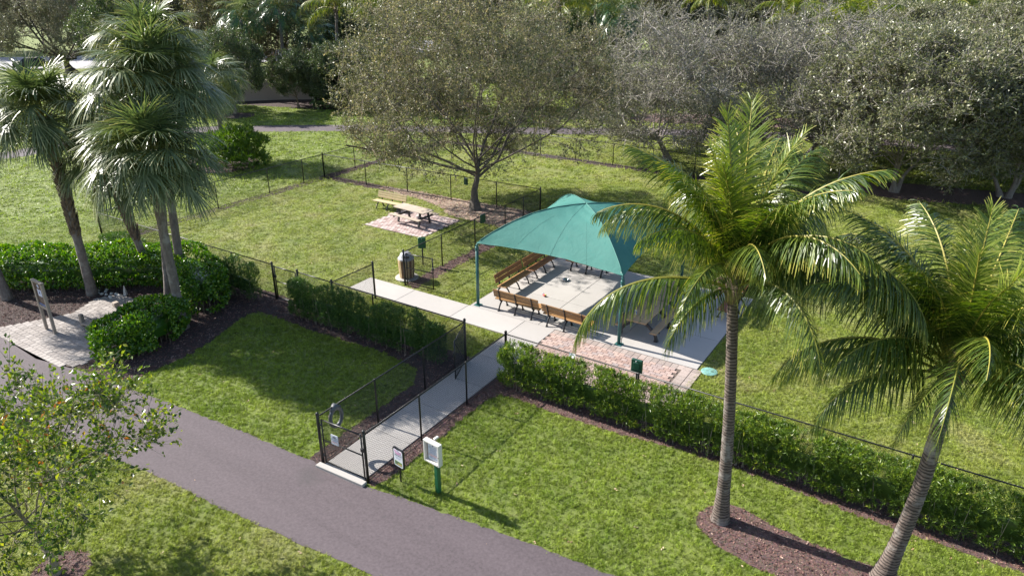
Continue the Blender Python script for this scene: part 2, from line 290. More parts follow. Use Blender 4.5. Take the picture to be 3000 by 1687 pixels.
class MB:
    "collects simple solids (mixed faces) into one mesh"
    def __init__(s): s.v = []; s.f = []; s.m = []; s.sm = []
    def add(s, V, F, mi=0, smooth=False):
        n = len(s.v); s.v += [tuple(map(float, p)) for p in V]; s.f += [tuple(n + i for i in f) for f in F]; s.m += [mi] * len(F); s.sm += [smooth] * len(F); return s
    def box(s, c, d, rz=0.0, bev=0.0, mi=0, M=None):
        x, y, z = d[0] / 2, d[1] / 2, d[2] / 2; b = min(bev, x * .9, y * .9, z * .9)
        if b <= 0:
            V = [(i * x, j * y, k * z) for i in (-1, 1) for j in (-1, 1) for k in (-1, 1)]
            F = [(0, 1, 3, 2), (4, 6, 7, 5), (0, 4, 5, 1), (2, 3, 7, 6), (0, 2, 6, 4), (1, 5, 7, 3)]
        else:  # chamfered top and bottom outline
            def ring(xx, yy, cc, zz): return [(xx - cc, -yy, zz), (xx, -yy + cc, zz), (xx, yy - cc, zz), (xx - cc, yy, zz), (-xx + cc, yy, zz), (-xx, yy - cc, zz), (-xx, -yy + cc, zz), (-xx + cc, -yy, zz)]
            V = ring(x - b, y - b, b * .5, -z) + ring(x, y, b, -z + b) + ring(x, y, b, z - b) + ring(x - b, y - b, b * .5, z); F = []
            for r in range(3):
                for i in range(8): F.append((r * 8 + i, r * 8 + (i + 1) % 8, (r + 1) * 8 + (i + 1) % 8, (r + 1) * 8 + i))
            F.append(tuple(range(7, -1, -1))); F.append(tuple(range(24, 32)))
        cs, sn = math.cos(rz), math.sin(rz); out = []
        for (a, b2, c2) in V:
            q = Vector((a * cs - b2 * sn, a * sn + b2 * cs, c2))
            if M is not None: q = M @ Vector((a, b2, c2))
            out.append((q.x + c[0], q.y + c[1], q.z + c[2]))
        return s.add(out, F, mi)
    def tube(s, P, r, n=8, mi=0, cap=True, smooth=True, flat=None):
        P = [Vector(p) for p in P]; rr = r if isinstance(r, (list, tuple)) else [r] * len(P); V = []; F = []; up = None
        for i, p in enumerate(P):
            t = (P[min(i + 1, len(P) - 1)] - P[max(i - 1, 0)]).normalized()
            if up is None: up = Vector((0, 0, 1)) if abs(t.z) < .95 else Vector((1, 0, 0))
            a = t.cross(up).normalized(); b = a.cross(t).normalized(); up = b
            if flat: fa, fb = flat
            else: fa = fb = 1
            for k in range(n):
                th = 2 * PI * (k + .5) / n; V.append(p + a * math.cos(th) * rr[i] * fa + b * math.sin(th) * rr[i] * fb)
        for i in range(len(P) - 1):
            for k in range(n): F.append((i * n + k, i * n + (k + 1) % n, (i + 1) * n + (k + 1) % n, (i + 1) * n + k))
        if cap: F.append(tuple(range(n - 1, -1, -1))); F.append(tuple((len(P) - 1) * n + k for k in range(n)))
        return s.add(V, F, mi, smooth)
    def lathe(s, prof, n=16, c=(0, 0, 0), mi=0, smooth=True):
        V = []; F = []
        for r, z in prof:
            for k in range(n): V.append((c[0] + r * math.cos(2 * PI * k / n), c[1] + r * math.sin(2 * PI * k / n), c[2] + z))
        for i in range(len(prof) - 1):
            for k in range(n): F.append((i * n + k, i * n + (k + 1) % n, (i + 1) * n + (k + 1) % n, (i + 1) * n + k))
        F.append(tuple(range(n - 1, -1, -1))); F.append(tuple((len(prof) - 1) * n + k for k in range(n)))
        return s.add(V, F, mi, smooth)
    def prism(s, poly, z0, z1, mi=0):
        n = len(poly); V = [(x, y, z0) for x, y in poly] + [(x, y, z1) for x, y in poly]
        F = [tuple(range(n - 1, -1, -1)), tuple(range(n, 2 * n))] + [(i, (i + 1) % n, n + (i + 1) % n, n + i) for i in range(n)]
        return s.add(V, F, mi)
    def mesh(s, name, mats):
        me = bpy.data.meshes.new(name); me.from_pydata(s.v, [], s.f)
        for m in ([mats] if isinstance(mats, str) else mats): me.materials.append(MATS[m])
        me.polygons.foreach_set("material_index", s.m); me.polygons.foreach_set("use_smooth", s.sm); me.update(); return me
    def build(s, name, mats, parent=None, loc=None, rot=None):
        return link(name, s.mesh(name, mats), parent, loc, rot)
def area(p): return 0.5 * sum(p[i][0] * p[(i + 1) % len(p)][1] - p[(i + 1) % len(p)][0] * p[i][1] for i in range(len(p)))
def ccw(p): return list(p) if area(p) > 0 else list(p)[::-1]
def smooth_poly(pts, it=2, closed=True):
    P = [np.array(p, float) for p in pts]
    for _ in range(it):
        Q = []; n = len(P)
        for i in range(n if closed else n - 1):
            a, b = P[i], P[(i + 1) % n]; Q += [a * .75 + b * .25, a * .25 + b * .75]
        if not closed: Q = [P[0]] + Q + [P[-1]]
        P = Q
    return [tuple(p) for p in P]
def rough_edge(pts, step=0.12, amp=0.025, seed=1):
    r = np.random.default_rng(seed); out = []; n = len(pts)
    for i in range(n):
        a = np.array(pts[i], float); b = np.array(pts[(i + 1) % n], float); L = np.linalg.norm(b - a); k = max(1, int(L / step))
        nn = np.array([-(b - a)[1], (b - a)[0]]) / (L + 1e-9)
        for j in range(k): out.append(tuple(a + (b - a) * j / k + nn * r.normal(0, amp)))
    return out
def sheet(name, poly, z, mat, kind='structure', parent=None):
    import mathutils.geometry as mg
    poly = ccw(poly); tri = mg.tessellate_polygon([[Vector((x, y, 0)) for x, y in poly]])
    me = bpy.data.meshes.new(name); T = []
    for a, b, c in tri:
        pa, pb, pc = poly[a], poly[b], poly[c]
        ar = (pb[0] - pa[0]) * (pc[1] - pa[1]) - (pb[1] - pa[1]) * (pc[0] - pa[0])
        if abs(ar) > 1e-9: T.append((a, b, c) if ar > 0 else (a, c, b))
    me.from_pydata([(x, y, z) for x, y in poly], [], T); me.materials.append(MATS[mat]); me.update()
    o = link(name, me, parent)
    if kind and not parent: o["kind"] = kind
    return o
def inside(P, poly):
    x, y = P[:, 0], P[:, 1]; r = np.zeros(len(P), bool); n = len(poly)
    for i in range(n):
        x1, y1 = poly[i]; x2, y2 = poly[(i + 1) % n]
        if y1 == y2: continue
        r ^= ((y1 > y) != (y2 > y)) & (x < (x2 - x1) * (y - y1) / (y2 - y1) + x1)
    return r
def joined(name, meshes_xf, mats, parent=None):
    "join (V,F) arrays"
    Vs = []; Fs = []; n = 0
    for V, F in meshes_xf: Vs.append(V); Fs.append(F + n); n += len(V)
    return link(name, npmesh(name, np.vstack(Vs), np.vstack(Fs), mats), parent)

# ------------------------------------------------------------------ foliage primitives (numpy)
def unit(a): return a / (np.linalg.norm(a, axis=-1, keepdims=True) + 1e-9)
def leaves(P, D, L, Wd, fold=0.25, rg=rng, sides=None):
    "one folded rhombus per leaf: base P, direction D, length L, width Wd -> V,F"
    n = len(P); D = unit(D); L = np.broadcast_to(np.asarray(L, float), (n,))[:, None]; Wd = np.broadcast_to(np.asarray(Wd, float), (n,))[:, None]
    r = unit(rg.normal(size=(n, 3))) if sides is None else sides
    A = unit(np.cross(D, r)); N = np.cross(A, D)
    mid = P + D * L * 0.45 - N * Wd * fold
    V = np.stack([P, mid + A * Wd * .5 + N * Wd * fold * 2, P + D * L, mid - A * Wd * .5 + N * Wd * fold * 2], 1).reshape(-1, 3)
    F = np.arange(4 * n).reshape(n, 4)
    return V, F
def segs(P0, P1, R0, R1, n=3):
    "tapered n-gon prisms"
    P0 = np.asarray(P0, float); P1 = np.asarray(P1, float); m = len(P0); D = unit(P1 - P0)
    r = np.where(np.abs(D[:, 2:3]) < .9, np.array([[0, 0, 1.]]), np.array([[1., 0, 0]]))
    A = unit(np.cross(D, r)); B = np.cross(A, D); th = 2 * PI * np.arange(n) / n
    ring = A[:, None] * np.cos(th)[None, :, None] + B[:, None] * np.sin(th)[None, :, None]
    R0 = np.asarray(R0, float).reshape(-1, 1, 1); R1 = np.asarray(R1, float).reshape(-1, 1, 1)
    V = np.concatenate([P0[:, None] + ring * R0, P1[:, None] + ring * R1], 1).reshape(-1, 3)
    b = (np.arange(m) * 2 * n)[:, None, None]; i = np.arange(n); j = (i + 1) % n
    F = (b + np.stack([i, j, n + j, n + i], 1)[None]).reshape(-1, 4)
    return V, F
class NB:
    def __init__(s): s.V = []; s.F = []; s.T = []; s.M = []; s.n = 0
    def add(s, V, F, tint=None, mi=0):
        s.V.append(V); s.F.append(F + s.n); s.n += len(V); k = len(F)
        s.T.append(np.full(k, .5) if tint is None else np.broadcast_to(tint, (k,))); s.M.append(np.full(k, mi)); return s
    def mesh(s, name, mats, smooth=False):
        return npmesh(name, np.vstack(s.V), np.vstack(s.F), mats, smooth, np.concatenate(s.T), np.concatenate(s.M))
    def tris(s): return 2 * sum(len(f) for f in s.F)
def strips(P, D, W, L, g, nseg=3, tipw=0.15):
    "drooping blades: base P, direction D, width vector W (unit), length L, half widths, gravity g -> quad strips"
    n = len(P); cur = P.copy(); d = unit(D); rows = []
    hw = W
    prof = np.linspace(1, tipw, nseg + 1) ** 0.8
    L = np.asarray(L, float).reshape(-1, 1); g = np.asarray(g, float).reshape(-1, 1)
    for i in range(nseg + 1):
        rows.append(np.stack([cur - hw * prof[i], cur + hw * prof[i]], 1))
        d = unit(d + np.array([[0, 0, -1.0]]) * g); cur = cur + d * L / nseg
    V = np.stack(rows, 1)  # n, nseg+1, 2, 3
    V = V.reshape(-1, 3); b = (np.arange(n) * (nseg + 1) * 2)[:, None, None]; i = np.arange(nseg) * 2
    F = (b + np.stack([i, i + 1, i + 3, i + 2], 1)[None]).reshape(-1, 4)
    return V, F

# ---- coconut frond: built in the x-z plane, base at the origin, gravity along -z
def frond_mesh(name, L, elev, droop, seed, nl=64, ll=0.85, leafm="coconut_leaf", hang=0.28, wid=0.021, bare=0.16):
    r = np.random.default_rng(seed); nb = NB(); K = 26; s = np.linspace(0, 1, K); ang = elev - droop * s ** 1.35
    side = r.normal(0, .12); x = np.concatenate([[0], np.cumsum(np.cos(ang[:-1]))]) * L / K; z = np.concatenate([[0], np.cumsum(np.sin(ang[:-1]))]) * L / K
    y = side * (s ** 2) * L * .35; P = np.stack([x, y, z], 1)
    V, F = segs(P[:-1], P[1:], 0.027 * (1 - s[:-1]) ** .7 + .005, 0.027 * (1 - s[1:]) ** .7 + .005, 4); nb.add(V, F, r.uniform(0, 1), 1)
    T = unit(np.gradient(P, axis=0)); t = np.linspace(bare, .995, nl); twist = r.normal(0, .25)
    for sg in (-1, 1):
        tt = np.clip(t + r.normal(0, .004, nl), 0, 1); k = tt * (K - 1); i0 = np.minimum(k.astype(int), K - 2); fr = (k - i0)[:, None]
        p = P[i0] * (1 - fr) + P[i0 + 1] * fr; tg = unit(T[i0] * (1 - fr) + T[i0 + 1] * fr)
        lat = unit(np.cross(tg, np.array([[0, 0, 1.]]))) * sg; nrm = unit(np.cross(lat, tg)) * sg
        a = np.radians(np.interp(tt, [0, .5, 1], [78, 58, 22])) + r.normal(0, .09, nl); a = a[:, None]
        d = tg * np.cos(a) + lat * np.sin(a) + nrm * (0.15 + sg * twist * .3) + r.normal(0, .12, (nl, 3))
        ln = ll * np.interp(tt, [0, .12, .35, .75, 1], [.35, .75, 1, .8, .35]) * r.uniform(.85, 1.08, nl)
        V, F = strips(p, d, tg * wid, ln, r.uniform(.7, 1.3, nl) * hang, 4)
        ti = np.clip(np.repeat(r.uniform(0, .75, nl), 4) + np.tile([0, 0, .06, .34], nl), 0, 1); nb.add(V, F, ti, 0)
    return nb.mesh(name, [leafm, "frond_rachis"])
CLS = [(85, 16), (74, 48), (63, 82), (50, 104), (36, 112), (16, 88)]   # elevation and droop by age of the frond
FROND = {}
for ci, (el, dr) in enumerate(CLS):
    FROND[ci] = [frond_mesh("frond", (2.9, 3.4, 3.8, 4.0, 3.9, 3.4)[ci] * f_, R(el), R(dr + 8 * v_), 100 + ci * 7 + v_, nl=100, ll=(.7, .9, 1.0, 1.05, 1.05, .9)[ci],
                 leafm="coconut_young_leaf" if ci < 1 else "coconut_leaf", hang=(.08, .28, .5, .62, .68, .7)[ci], wid=.018) for v_, f_ in ((0, 1.0), (1, .93), (2, 1.05))]
FRONDB = {ci: [frond_mesh("frond", (3.0, 3.5, 3.8, 3.9, 3.7, 3.2)[ci], R(el), R(dr + 4), 150 + ci, nl=46, ll=(.62, .8, .9, .95, .95, .85)[ci], leafm="yellow_green_palm_leaf", hang=(.10, .24, .42, .5, .55, .55)[ci], wid=.033)] * 3 for ci, (el, dr) in enumerate(CLS)}
def coconut_palm(base, top, label, group=None, trunk_r=0.15, scale=1.0, spec=None, seed=0, cat="palm tree", bulge=1.7, coconuts=True, mat_trunk="coconut_bark", wood_n=74, curve=0.06, fr=None):
    r = random.Random(seed); bx, by = base; root = empty("coconut_palm", (bx, by, 0), 0, label, cat, group)
    tx, ty, tz = top[0] - bx, top[1] - by, top[2]; P = []; rad = []
    for i in range(wood_n + 1):
        t = i / wood_n; sw = math.sin(t * PI) * curve * tz
        P.append((tx * t ** 1.25 + sw * .5, ty * t ** 1.25 - sw * .3, tz * t - 0.05)); rad.append(trunk_r * (1 + (bulge - 1) * math.exp(-t * 11)) * (1 - .22 * t) * (1 + (.03 if i % 2 else -.03) * r.uniform(.4, 1.4)))
    MB().tube(P, rad, 14).build("trunk", mat_trunk, root)
    # fibrous crown shaft with old leaf bases
    fb = MB(); cx, cy, cz = P[-1]
    fb.tube([(cx, cy, cz - .25), (cx, cy, cz), (cx, cy, cz + .35), (cx, cy, cz + .75)], [trunk_r * .85, trunk_r * 1.25, trunk_r * 1.1, trunk_r * .5], 10)
    for k in range(9):
        a = r.uniform(0, 2 * PI); l = r.uniform(.25, .5); z0 = cz + r.uniform(-.15, .25)
        fb.tube([(cx + .1 * math.cos(a), cy + .1 * math.sin(a), z0), (cx + (l * .6) * math.cos(a), cy + l * .6 * math.sin(a), z0 + .1), (cx + l * math.cos(a), cy + l * math.sin(a), z0 - .08)], [.06, .05, .015], 5, flat=(1.3, .5))
    fb.build("crown_shaft", "boot_bark", root)
    if coconuts:
        MB().tube([(cx, cy, cz + .3), (cx + .05, cy, cz + .9), (cx + .08, cy + .02, cz + 1.5)], [.05, .035, .012], 6).build("spear_leaf", "frond_rachis", root)
    if spec is None:
        spec = []; n = 24
        for k in range(n): spec.append((math.degrees(k * 2.39996), min(5, int(k / n * 6)), 1.0))
    for az, ci, sc in spec:
        me = (fr or FROND)[ci][r.randrange(3)]; a = R(az) + r.uniform(-.12, .12)
        link("frond", me, root, (cx + .12 * math.cos(a), cy + .12 * math.sin(a), cz + .45 - ci * .07), (r.uniform(-.10, .10), 0, a), sc * scale * r.uniform(.94, 1.04))
    return root
# ---- sabal fan leaf
def fan_mesh(name, elev, droop, seed, nseg=48, pet=1.0, blade=1.12, leafm="sabal_leaf", g=.26, wid=.024):
    r = np.random.default_rng(seed); nb = NB(); K = 12; s = np.linspace(0, 1, K)
    ang = elev - droop * s ** 1.5; Lr = pet + blade * .55; x = np.concatenate([[0], np.cumsum(np.cos(ang[:-1]))]) * Lr / K; z = np.concatenate([[0], np.cumsum(np.sin(ang[:-1]))]) * Lr / K
    P = np.stack([x, r.normal(0, .05) * s ** 2 * Lr, z], 1); T = unit(np.gradient(P, axis=0))
    V, F = segs(P[:-1], P[1:], .02 * (1 - .7 * s[:-1]), .02 * (1 - .7 * s[1:]), 3); nb.add(V, F, .5, 1)
    ph = np.linspace(-1, 1, nseg); a = ph * R(128) + r.normal(0, .03, nseg); st = pet / Lr + (1 - pet / Lr) * (1 - np.abs(ph)) ** .9
    k = np.clip(st, 0, 1) * (K - 1); i0 = np.minimum(k.astype(int), K - 2); fr = (k - i0)[:, None]; p = P[i0] * (1 - fr) + P[i0 + 1] * fr; tg = unit(T[i0])
    lat = unit(np.cross(tg, np.array([[0, 0, 1.]]))); nrm = unit(np.cross(lat, tg)); aa = a[:, None]
    d = tg * np.cos(aa) + lat * np.sin(aa) + nrm * (.22 * np.abs(np.sin(aa))) + r.normal(0, .05, (nseg, 3))
    w = unit(np.cross(d, nrm)) * wid; ln = blade * np.interp(np.abs(ph), [0, .6, 1], [.8, 1, .7]) * r.uniform(.85, 1.1, nseg)
    V, F = strips(p, d, w, ln, r.uniform(.5, 1.6, nseg) * g, 4, .2); ti = np.clip(np.repeat(r.uniform(0, .75, nseg), 4) + np.tile([0, 0, .08, .3], nseg), 0, 1); nb.add(V, F, ti, 0)
    return nb.mesh(name, [leafm, "frond_rachis"])
FCL = [(82, 25), (64, 44), (46, 58), (26, 64), (6, 58), (-14, 44)]
def fanset(leafm, young, seed0, **kw):
    D = {}
    for ci, (el, dr) in enumerate(FCL):
        D[ci] = [fan_mesh("fan_leaf", R(el), R(dr + 12 * v_), seed0 + ci * 5 + v_, pet=(.75, .95, 1.1, 1.15, 1.1, 1.0)[ci], leafm=young if ci < 2 else leafm, g=(.16, .2, .24, .28, .30, .32)[ci], **kw) for v_ in (0, 1)]
    return D
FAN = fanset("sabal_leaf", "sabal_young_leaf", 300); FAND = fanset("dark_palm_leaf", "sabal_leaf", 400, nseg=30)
def fan_palm(base, top, label, group=None, trunk_r=.17, n=44, scale=1.0, fans=FAN, seed=0, boots=0.0, bark="sabal_bark", lean=1.0, name="sabal_palm", dead=3, top_cls=6.0):
    r = random.Random(seed); bx, by = base; root = empty(name, (bx, by, 0), 0, label, "palm tree", group)
    tx, ty, tz = top[0] - bx, top[1] - by, top[2]; N = 26; P = []; rad = []
    for i in range(N + 1):
        t = i / N; P.append((tx * t ** lean, ty * t ** lean, tz * t - .05)); rad.append(trunk_r * (1 + .45 * math.exp(-t * 14)) * (1 - .1 * t) * (1 + r.uniform(-.05, .05)))
    MB().tube(P, rad, 11).build("trunk", bark, root); cx, cy, cz = P[-1]
    if boots:
        b = MB(); hh = boots * tz; z = tz - hh; k = 0
        while z < tz + .15:
            t = z / tz; px, py = tx * t ** lean, ty * t ** lean
            for q in range(3):
                a = k * 1.35 + q * 2.1 + r.uniform(-.2, .2); l = r.uniform(.2, .38); o1 = trunk_r * .8; fade = (z - (tz - hh)) / hh
                o2 = o1 + l * (.25 + .5 * fade)
                b.tube([(px + o1 * math.cos(a), py + o1 * math.sin(a), z - .1), (px + (o1 + .05) * math.cos(a + .1), py + (o1 + .05) * math.sin(a + .1), z + .05), (px + o2 * math.cos(a + .25), py + o2 * math.sin(a + .25), z + l * .75)], [.07, .06, .02], 4, flat=(1.2, .45), smooth=False)
            z += .085; k += 1
        b.build("leaf_boots", "boot_bark", root)
    for k in range(n):
        u = (k + .5) / n; ci = min(5, int(u ** .9 * top_cls)); a = k * 2.39996 + r.uniform(-.2, .2)
        link("fan_leaf", fans[ci][r.randrange(2)], root, (cx + .1 * math.cos(a), cy + .1 * math.sin(a), cz + .35 * (1 - u) + .05), (r.uniform(-.25, .25), 0, a), scale * r.uniform(.88, 1.08))
    for k in range(dead):
        a = r.uniform(0, 2 * PI); o = link("dead_leaf", DEADFAN, root, (cx + .12 * math.cos(a), cy + .12 * math.sin(a), cz - .1), (0, 0, a), scale * r.uniform(.6, .85))
    return root
DEADFAN = fan_mesh("dead_leaf", R(-55), R(25), 977, nseg=24, pet=.7, blade=.8, leafm="dead_frond", g=.45, wid=.014)

# ---- broad-leaved trees
def grow_tree(seed, height, radius, trunk_h, trunk_r, limbs=7, kids=(6, 6, 5), ratio=(.62, .55, .5), spread=(35, 75), up=.25, wig=.16, crown_c=None, squash=1.0, twist=0.0, hang=0.0, trunks=1, trunk_spread=.3, low=0.35):
    "returns list of segment arrays per thickness and an array of twig ends; crown kept inside an ellipsoid"
    r = random.Random(seed); SEG = []; TW = []
    cz = trunk_h + (height - trunk_h) * .42; rz = (height - trunk_h) * .62 * squash
    def ins(p): return (p.x / radius) ** 2 + (p.y / radius) ** 2 + ((p.z - cz) / (height - cz if p.z > cz else cz - trunk_h * low)) ** 2 < 1.0 + r.uniform(-.25, .12)
    def branch(p, d, L, rad, lev):
        n = 5 if lev < 2 else (4 if lev < 3 else 3); pts = [p]; rr = [rad]; step = L / n
        for i in range(n):
            d = (d + Vector((r.gauss(0, wig), r.gauss(0, wig), r.gauss(0, wig) + up * (.35 if lev < 2 else .12) - (hang * .2 if lev > 1 else 0)))).normalized()
            q = pts[-1] + d * step
            if lev > 0 and not ins(q): break
            pts.append(q); rr.append(rad * (1 - .6 * (i + 1) / n)); SEG.append((pts[-2], q, rr[-2], rr[-1], lev))
        if len(pts) < 2: return
        if lev >= len(kids):
            TW.append((pts, lev)); return
        for k in range(kids[lev] if lev else limbs):
            f = (.3 + .7 * (k + r.random()) / (kids[lev] if lev else limbs)) * (len(pts) - 1)
            if lev == 0: f = (.62 + .38 * (k + r.random()) / limbs) * (len(pts) - 1)
            i = min(int(f), len(pts) - 2); b = pts[i].lerp(pts[i + 1], f - i); t = (pts[i + 1] - pts[i]).normalized()
            az = r.uniform(0, 2 * PI) if lev else (k * 2.399 + r.uniform(-.4, .4)); an = R(r.uniform(*spread)) if lev == 0 else R(r.uniform(28, 68))
            u = t.orthogonal().normalized(); w = t.cross(u); nd = t * math.cos(an) + (u * math.cos(az) + w * math.sin(az)) * math.sin(an)
            lr = L * ratio[min(lev, len(ratio) - 1)] * r.uniform(.7, 1.2) if lev else (height - trunk_h) * r.uniform(.62, .95)
            branch(b, nd, lr, rr[i] * (.55 if lev else .5) * r.uniform(.75, 1.1), lev + 1)
        TW.append((pts[-2:], lev))
    for t in range(trunks):
        a = t * 2.4 + seed; o = Vector((math.cos(a), math.sin(a), 0)) * (trunk_spread if trunks > 1 else 0)
        branch(o * .5 + Vector((0, 0, -.1)), (Vector((0, 0, 1)) + o * .9 + Vector((r.gauss(0, .05), r.gauss(0, .05), 0))).normalized(), trunk_h * 1.25, trunk_r, 0)
    return SEG, TW
def tree_meshes(seed, leafm, barkm, twigm, nleaf, lsize, twig_n=5, twig_len=.35, twig_r=.006, leaf_w=.5, up=.2, droop=.0, lay=.35, wood_sides=(10, 7, 4, 3, 3), tintz=None, **kw):
    SEG, TW = grow_tree(seed, **kw); r = np.random.default_rng(seed); wood = NB(); tw = NB()
    for lev in range(6):
        S_ = [s for s in SEG if s[4] == lev]
        if not S_: continue
        P0 = np.array([s[0] for s in S_]); P1 = np.array([s[1] for s in S_]); a = np.array([s[2] for s in S_]); b = np.array([s[3] for s in S_])
        if lev == 0: a = a * (1 + .8 * np.exp(-np.maximum(P0[:, 2], 0) * 4)); b = b * (1 + .8 * np.exp(-np.maximum(P1[:, 2], 0) * 4)) 
        P1 = P1 + unit(P1 - P0) * b[:, None] * .4
        V, F = segs(P0, P1, np.maximum(a, twig_r), np.maximum(b, twig_r), wood_sides[lev])
        (wood if lev < 3 else tw).add(V, F, .5)
    fin = [t[0] for t in TW]; A = np.array([t[0] for t in fin]); B = np.array([t[-1] for t in fin]); n = len(A)
    # fine twigs
    k = np.repeat(np.arange(n), twig_n); f = r.uniform(.1, 1, len(k))[:, None]; p = A[k] * (1 - f) + B[k] * f; ax = unit(B[k] - A[k])
    d = unit(ax * .7 + r.normal(0, .6, (len(k), 3)) + np.array([[0, 0, up - droop]])); L = r.uniform(.5, 1.3, len(k))[:, None] * twig_len; q = p + d * L
    V, F = segs(p, q, np.full(len(k), twig_r), np.full(len(k), twig_r * .5), 3); tw.add(V, F, .5)
    # leaves along the twigs
    m = np.repeat(np.arange(len(k)), nleaf); f = r.uniform(.1, 1.05, len(m))[:, None]; lp = p[m] * (1 - f) + q[m] * f + r.normal(0, lsize * .35, (len(m), 3))
    ld = unit(d[m] * .6 + r.normal(0, .7, (len(m), 3)) + np.array([[0, 0, up * .5 - droop]])); ls = lsize * r.uniform(.65, 1.25, len(m))
    lf = NB(); side = unit(np.cross(ld, unit(np.array([[0, 0, 1.]]) + r.normal(0, lay, (len(m), 3)))))
    V, F = leaves(lp, ld, ls, ls * leaf_w, rg=r, sides=unit(np.array([[0, 0, 1.]]) + r.normal(0, lay * 1.6, (len(m), 3))))
    clump = np.repeat(r.uniform(-.25, .25, n), twig_n)[m]; lf.add(V, F, np.clip(r.uniform(0, 1, len(m)) * .85 + clump, 0, 1))
    return wood.mesh("trunk", barkm, True), tw.mesh("twigs", twigm), lf.mesh("foliage", leafm)
def place_tree(name, ms, loc, label, group=None, rz=0., sc=1., cat="tree"):
    root = empty(name, (loc[0], loc[1], 0), rz, label, cat, group)
    if isinstance(sc, (int, float)): sc = (sc,) * 3
    link("trunk", ms[0], root, scale=sc)
    tag(link("twigs", ms[1], root, scale=sc), kind="stuff"); tag(link("foliage", ms[2], root, scale=sc), kind="stuff")
    return root
# ---- clipped hedges and shrubs: leaves through a rounded volume along a path
def vol_points(path, width, height, n, seed, z0=.05, shell=.75, bulge=.12, lump=.12, taper=.0, low=.85):
    r = np.random.default_rng(seed); P = np.array(path, float); Ls = np.linalg.norm(np.diff(P, axis=0), axis=1); cum = np.concatenate([[0], np.cumsum(Ls)]); tot = cum[-1]
    s = r.uniform(-width * .5, tot + width * .5, n); sc = np.clip(s, 0, tot); i = np.minimum(np.searchsorted(cum, sc, side='right') - 1, len(Ls) - 1); i = np.maximum(i, 0)
    f = ((sc - cum[i]) / Ls[i])[:, None]; c = P[i] * (1 - f) + P[i + 1] * f; T = (P[i + 1] - P[i]) / Ls[i][:, None]; Nn = np.stack([-T[:, 1], T[:, 0]], 1)
    ex = s - sc; a = r.uniform(-low, PI + low, n); rho = np.where(r.random(n) < shell, r.uniform(.86, 1.04, n), r.uniform(.2, .9, n))
    wv = 1 + lump * (np.sin(s * 2.1 + seed) + .6 * np.sin(s * 4.7 + seed * 2)) * .5
    ca, sa = np.cos(a), np.sin(a); pw = .55; X = np.sign(ca) * np.abs(ca) ** pw; Z = np.sign(sa) * np.abs(sa) ** pw
    shrink = np.sqrt(np.clip(1 - (ex / (width * .5)) ** 2, 0, 1)); endz = .55 + .45 * shrink
    off = X * width * .5 * rho * wv * np.where(Z > .3, 1, .95 - taper) * shrink
    z = z0 + (height - z0) * (.5 + .5 * Z * rho) * wv * endz
    xy = c + Nn * off[:, None] + T * ex[:, None] * rho[:, None]
    pos = np.column_stack([xy, np.maximum(z, .04)]); nrm = unit(np.column_stack([Nn * X[:, None] + T * (ex / width)[:, None], Z * .9 + .12]))
    return pos, nrm
def hull(path, width, height, seed, mat, z0=.1):
    P = smooth_poly(path, 1, False); mb = MB(); n = 10; pts = [(x, y, 0) for x, y in P]; V = []; F = []
    for i, p in enumerate(P):
        a = np.array(P[max(i - 1, 0)]); b = np.array(P[min(i + 1, len(P) - 1)]); t = (b - a) / np.linalg.norm(b - a); nn = np.array([-t[1], t[0]]); e = .75 if i in (0, len(P) - 1) else 1
        for k in range(n):
            th = -.2 + (PI + .4) * k / (n - 1); ca, sa = math.cos(th), math.sin(th); X = math.copysign(abs(ca) ** .55, ca); Z = math.copysign(abs(sa) ** .55, sa)
            V.append((p[0] + nn[0] * X * width * .5 * e, p[1] + nn[1] * X * width * .5 * e, max(.03, z0 + (height - z0) * (.5 + .5 * Z) * (.9 if e < 1 else 1))))
    for i in range(len(P) - 1):
        for k in range(n - 1): F.append((i * n + k, i * n + k + 1, (i + 1) * n + k + 1, (i + 1) * n + k))
    F.append(tuple(range(n))); F.append(tuple((len(P) - 1) * n + k for k in range(n - 1, -1, -1)))
    return mb.add(V, F)
def broad_hedge(label, path, width, height, n, seed, leaf=.085, mat="hedge_leaf", group=None, cat="hedge", name="hedge", twigs=250):
    r = np.random.default_rng(seed); root = empty(name, (path[0][0], path[0][1], 0), 0, label, cat, group); o = np.array([path[0][0], path[0][1], 0.])
    pos, nrm = vol_points(path, width, height, n, seed)
    # rosettes of 3 leaves
    m = np.repeat(np.arange(n), 4); d = unit(nrm[m] * .55 + r.normal(0, .62, (len(m), 3)) + np.array([[0, 0, .3]])); L = leaf * r.uniform(.7, 1.2, len(m))
    lf = NB(); V, F = leaves(pos[m] - o + r.normal(0, .012, (len(m), 3)), d, L, L * .62, .12, r, sides=unit(nrm[m] + r.normal(0, .45, (len(m), 3)) + np.array([[0, 0, .5]])))
    lf.add(V, F, np.clip(r.uniform(0, .8, len(m)) + np.repeat(r.uniform(-.1, .25, n), 4), 0, 1))
    # shade-giving inner leaves as a crumpled skin well below the outer leaves
    tag(link("foliage", lf.mesh("foliage", mat), root), kind="stuff")
    h = hull([(x - o[0], y - o[1]) for x, y in path], width * .62, height * .72, seed, mat); h.build("inner_foliage", mat, root)
    ps, nr = vol_points(path, width * .8, height * .5, twigs, seed + 3); A = ps - o; A[:, 2] = 0; B = ps - o; V, F = segs(A, B, np.full(len(A), .008), np.full(len(A), .005), 3); tw = NB(); tw.add(V, F)
    tag(link("stems", tw.mesh("stems", "twig_tan"), root), kind="stuff")
    return root
